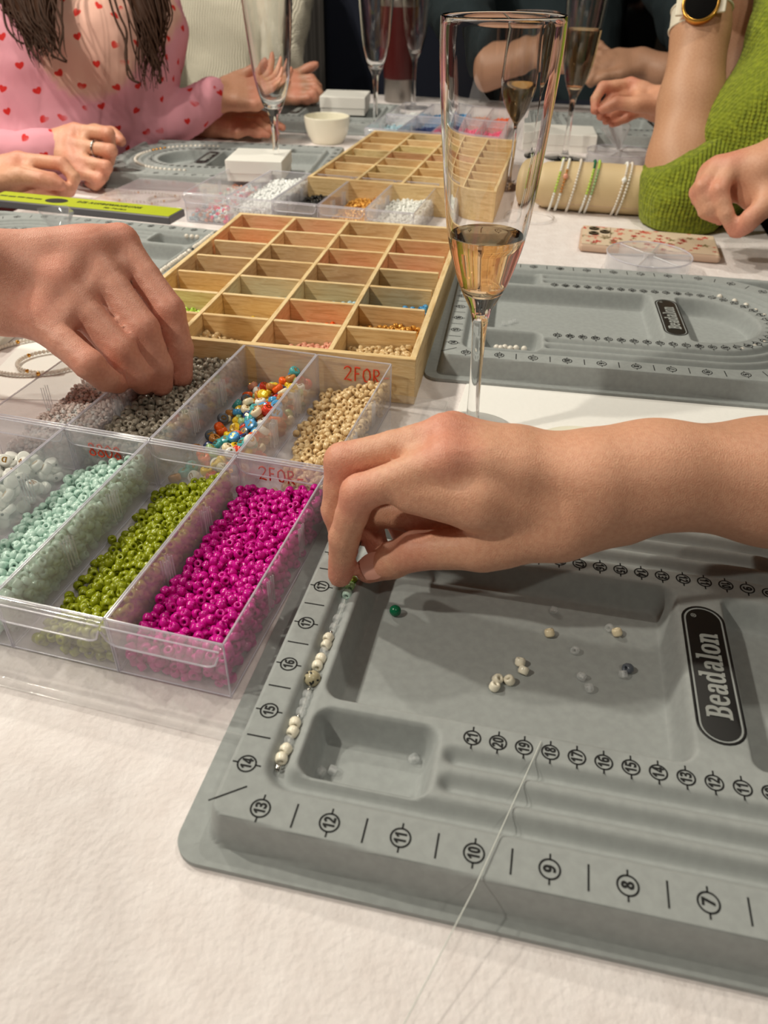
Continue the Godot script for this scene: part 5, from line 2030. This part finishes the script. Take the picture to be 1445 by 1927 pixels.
func teal_person():
	var t := thing("person", "person in a dark teal shirt at the far end, bare forearms meeting behind the flutes", "person")
	var mb := MB.new()
	var m := [v(167.0, 108.1, -1542.4), v(155.9, 100.2, -1526.5), v(147.1, 92.1, -1513.6), v(142.3, 83.9, -1504.0)]
	var f1 := [[v(132.4, 106.7, -1524.1), v(116.5, 93.1, -1510.6), v(116.5, 81.1, -1504.2)], [v(124.2, 95.3, -1508.8), v(114.4, 81.8, -1496.7), v(116.1, 71.6, -1491.9)], [v(122.1, 84.1, -1494.9), v(115.8, 73.2, -1485.4), v(119.2, 65.2, -1485.2)], [v(123.7, 74.4, -1485.4), v(119.0, 66.6, -1481.1), v(124.1, 60.3, -1482.5)]]
	var th := [v(204.9, 85.0, -1517.5), v(175.3, 78.8, -1496.7), v(147.7, 75.1, -1488.2), v(130.9, 67.6, -1484.3)]
	var arm := [v(212.9, 95.6, -1539.8), v(259.8, 83.4, -1527.5), v(374.0, 87.0, -1578.8)]
	var bb := bounds([arm, m, f1, th], 34.0)
	var f := Field.new(bb[0], bb[1], 4.0)
	f.chain(arm, [27, 29, 40], 12.0, 14.0)
	hand(f, arm[0], m, f1, th, 1.12)
	var brown := Color(0.45, 0.245, 0.155)
	f.mesh_into(mb)
	paint(mb, 0, brown, [])
	m = [v(99.5, 108.5, -1551.7), v(97.0, 98.9, -1536.4), v(94.4, 90.8, -1524.7), v(89.7, 82.6, -1515.0)]
	f1 = [[v(130.8, 117.9, -1560.1), v(146.7, 109.7, -1557.2), v(152.3, 101.1, -1554.4)], [v(128.9, 104.9, -1542.4), v(143.0, 94.8, -1540.1), v(144.5, 86.1, -1536.5)], [v(124.6, 93.5, -1527.8), v(134.6, 83.3, -1524.7), v(131.8, 76.0, -1523.7)], [v(116.1, 83.5, -1516.0), v(123.4, 76.6, -1514.9), v(118.3, 71.0, -1514.7)]]
	th = [v(68.2, 108.6, -1558.2), v(91.6, 117.2, -1574.4), v(113.9, 121.2, -1579.4), v(132.7, 120.2, -1577.4)]
	arm = [v(55.8, 97.1, -1539.4), v(2.2, 89.3, -1542.8), v(-99.5, 70.7, -1558.9)]
	bb = bounds([arm, m, f1, th], 46.0)
	f = Field.new(bb[0], bb[1], 4.0)
	f.chain(arm, [27, 31, 42], 12.0, 14.0)
	hand(f, arm[0], m, f1, th, 1.12)
	var from := mb.p.size()
	f.mesh_into(mb)
	paint(mb, from, brown, [])
	from = mb.p.size()
	f = Field.new(v(-420, -300, -2280), v(600, 520, -1380), 15.0)
	f.chain([v(38.0, -4.4, -2100.9), v(-10.6, 279.2, -2304.3)], [125, 135], 30.0, 20.0)
	f.chain([v(-63.1, 266.9, -2271.7), v(-208.2, 253.4, -2143.3), v(-177.6, 146.8, -1815.7), v(-89.2, 74.6, -1561.4)], [70, 55, 44, 36], 20.0, 30.0)
	f.chain([v(46.8, 268.7, -2282.7), v(231.0, 260.8, -2174.9), v(322.5, 148.7, -1855.6), v(354.5, 90.6, -1590.2)], [70, 55, 44, 36], 20.0, 30.0)
	keep_off_table(f)
	f.mesh_into(mb)
	paint(mb, from, brown, [])
	part("body", mb.done(), mats.skin_far, t)
	f = Field.new(v(-460, -300, -2380), v(560, 560, -1480), 13.0)
	f.chain([v(47.3, -64.3, -2083.1), v(12.0, 141.9, -2231.0), v(-31.2, 393.9, -2411.8)], [160, 178, 172], 50.0, 30.0)
	f.chain([v(-229.2, 319.2, -2213.9), v(-188.8, 165.1, -1852.6), v(-123.3, 102.4, -1596.9)], [82, 70, 56], 20.0, 50.0)
	f.chain([v(220.8, 324.8, -2233.6), v(325.3, 167.2, -1882.8), v(352.5, 102.4, -1598.7)], [82, 70, 54], 20.0, 50.0)
	cloth_part("teal_shirt", f, "teal_cotton", t, 9.0, 0.012)
	f = Field.new(v(-360, -480, -2160), v(460, -20, -1700), 18.0)
	f.chain([v(-144.7, -119.9, -1824.7), v(266.0, -105.1, -1868.7)], [95, 95], 30.0, 30.0)
	cloth_part("dark_trousers", f, "navy_cloth", t)
	# dark blue chair beside
	var c := thing("dining_chair", "dark blue chair at the far end between the red tumbler and the teal shirt", "chair", v(-420, -760, -2330), 0.2)
	part("seat", box(v(0, 450, 0), v(420, 60, 420), 22, 3), mats.navy_cloth, c)
	part("backrest", box(v(0, 720, 190), v(420, 440, 50), 20, 3), mats.navy_cloth, c)
	for sx in [-1, 1]:
		for sz in [-1, 1]:
			part("leg", box(v(sx * 180, 211, sz * 180), v(36, 420, 36), 4), mats.black_plastic, c)

func green_person():
	var t := thing("person", "person in a green knit cardigan leaning a bare forearm upright on one elbow", "person")
	var mb := MB.new()
	var arm := [v(236.0, 21.7, -772.6), v(229.7, 65.8, -804.5), v(228.9, 124.2, -839.4), v(226.6, 192.4, -873.8), v(225.5, 233.6, -891.8), v(219.1, 283.8, -921.9)]
	var bb := bounds([arm], 60.0)
	var f := Field.new(bb[0], bb[1], 4.5)
	f.chain([arm[0], arm[1], arm[2], arm[3], arm[4]], [43, 40.5, 36.5, 31.5, 30], 12.0, 10.0)
	var m := [v(187.6, 319.2, -961.2), v(190.4, 323.1, -939.3), v(203.3, 324.9, -926.8), v(217.7, 322.3, -920.2)]
	var f1 := []
	for k in 4:
		var d := v(-22.0 - 4 * k, 10 - 3 * k, 4)
		f1.append([m[k] + d * 1.3, m[k] + d * 1.9 + v(-2, -20, 0), m[k] + d * 1.6 + v(6, -36, 0)])
	var th := [v(202.8, 263.3, -941.3), v(185.8, 289.0, -957.1), v(173.4, 306.7, -961.5), v(167.8, 321.7, -965.4)]
	hand(f, arm[5], m, f1, th, 1.0)
	f.chain([arm[4], arm[5]], [29, 26], 10.0, 10.0)
	f.mesh_into(mb)
	var from := mb.p.size()
	# chest and the other upper arm
	f = Field.new(v(230, -200, -1060), v(620, 480, -700), 10.0)
	f.chain([v(311.0, 109.6, -930.1), v(306.5, 187.2, -987.5), v(302.4, 303.8, -1080.7)], [48, 56, 75], 20.0, 20.0)
	f.chain([v(422.1, 97.8, -962.8), v(386.5, 305.5, -1111.8)], [110, 120], 20.0, 40.0)
	f.mesh_into(mb)
	paint(mb, 0, Color(0.57, 0.31, 0.185), [])
	part("body", mb.done(), mats.skin_far, t)
	# rolled sleeve round the elbow
	f = Field.new(v(130, -20, -900), v(420, 220, -660), 4.5)
	var e0 := v(236.4, 22.0, -764.0)
	f.chain([e0, v(231.6, 51.4, -787.7)], [45, 48], 20.0, 10.0)
	f.chain([e0 + v(0, 8, 0), v(261.4, 50.7, -799.6), v(319.6, 68.3, -850.0)], [45, 54, 62], 20.0, 26.0)
	# cut along the slanting cuff
	var n := (v(223.1, 100.3, -772.0) - v(239.0, 55.0, -772.9)).normalized()
	n = (v(-0.52, 0.85, 0.05)).normalized()
	var on := v(228.7, 82.4, -785.1)
	for k in f.nz:
		for j in f.ny:
			for i in f.nx:
				var p := f.lo + v(i, j, k) * f.cell
				var at := (k * f.ny + j) * f.nx + i
				f.f[at] = maxf(maxf(f.f[at], (p - on).dot(n)), 1.5 - p.y)
	cloth_part("knit_sleeve", f, "green_knit", t, 3.0, 0.03)
	# body of the cardigan with its folded sleeve
	f = Field.new(v(240, -260, -1000), v(680, 480, -640), 8.0)
	f.chain([v(298.6, 104.4, -822.2), v(337.1, 110.3, -815.4), v(414.0, 138.1, -839.3)], [56, 70, 88], 20.0, 16.0)
	f.chain([v(283.3, 92.4, -797.4), v(328.2, 77.2, -776.1)], [42, 50], 12.0, 14.0)
	f.chain([v(312.0, 119.1, -804.3), v(327.4, 195.3, -877.4), v(337.7, 301.1, -971.8)], [47, 45, 54], 16.0, 18.0)
	f.chain([v(474.9, 75.3, -829.8), v(454.0, 304.1, -1035.7)], [110, 120], 20.0, 30.0)
	cloth_part("green_cardigan", f, "green_knit", t, 5.0, 0.02)
	f = Field.new(v(300, 120, -1080), v(480, 480, -860), 10.0)
	f.chain([v(299.1, 184.2, -1028.1), v(291.6, 305.1, -1130.2)], [32, 50], 10.0, 10.0)
	cloth_part("white_undershirt", f, "white_rib", t)
	# watch on the forearm
	var w := thing("wrist_watch", "round black-faced watch with gold rim and white strap on the upright forearm", "watch")
	var c := v(224.5, 203.7, -880.5)
	var axis: Vector3 = (arm[3] - arm[2]).normalized()
	var out: Vector3 = (v(182.4, 215.6, -622.3) - c)
	out = (out - axis * out.dot(axis)).normalized()
	var side := axis.cross(out)
	var bs := Basis(side, out, side.cross(out))
	mb = MB.new()
	var band := []
	for k in 2:
		var rr := PackedVector3Array()
		for q in 41:
			var a := TAU * q / 40
			rr.append(c + axis * (11.0 if k else -11.0) + out * cos(a) * 33.0 + side * sin(a) * 34.0)
		band.append(rr)
	mb.grid(band)
	for k in 2:
		mb.tube(Array(band[k]), [1.5], 6, false)
	part("strap", mb.done(), mats.strap_white, w)
	var place := Transform3D(bs, (c + out * 33.5) * MM)
	var shapes := [["case", [Vector2(0.01, 0), Vector2(19, 0), Vector2(20.5, 2), Vector2(20.5, 8), Vector2(19, 9)], "gold"], ["bezel", [Vector2(20.8, 7), Vector2(20.8, 9.4), Vector2(19.4, 10.4), Vector2(17.6, 9.8)], "gold"], ["watch_face", [Vector2(18.4, 9.4), Vector2(17, 10), Vector2(0.01, 10.2)], "screen_black"]]
	for q in shapes:
		mb = MB.new()
		mb.lathe(q[1], 40)
		var o := part(q[0], mb.done(), mats[q[2]], w)
		o.transform = place
	mb = MB.new()
	for s in [-1, 1]:
		mb.rbox(v(0, 4, s * 22), v(20, 4, 10), 1.5, 2)
	part("lug", mb.done(), mats.strap_white, w).transform = place * Transform3D(Basis(Vector3.UP, PI / 2), Vector3.ZERO)
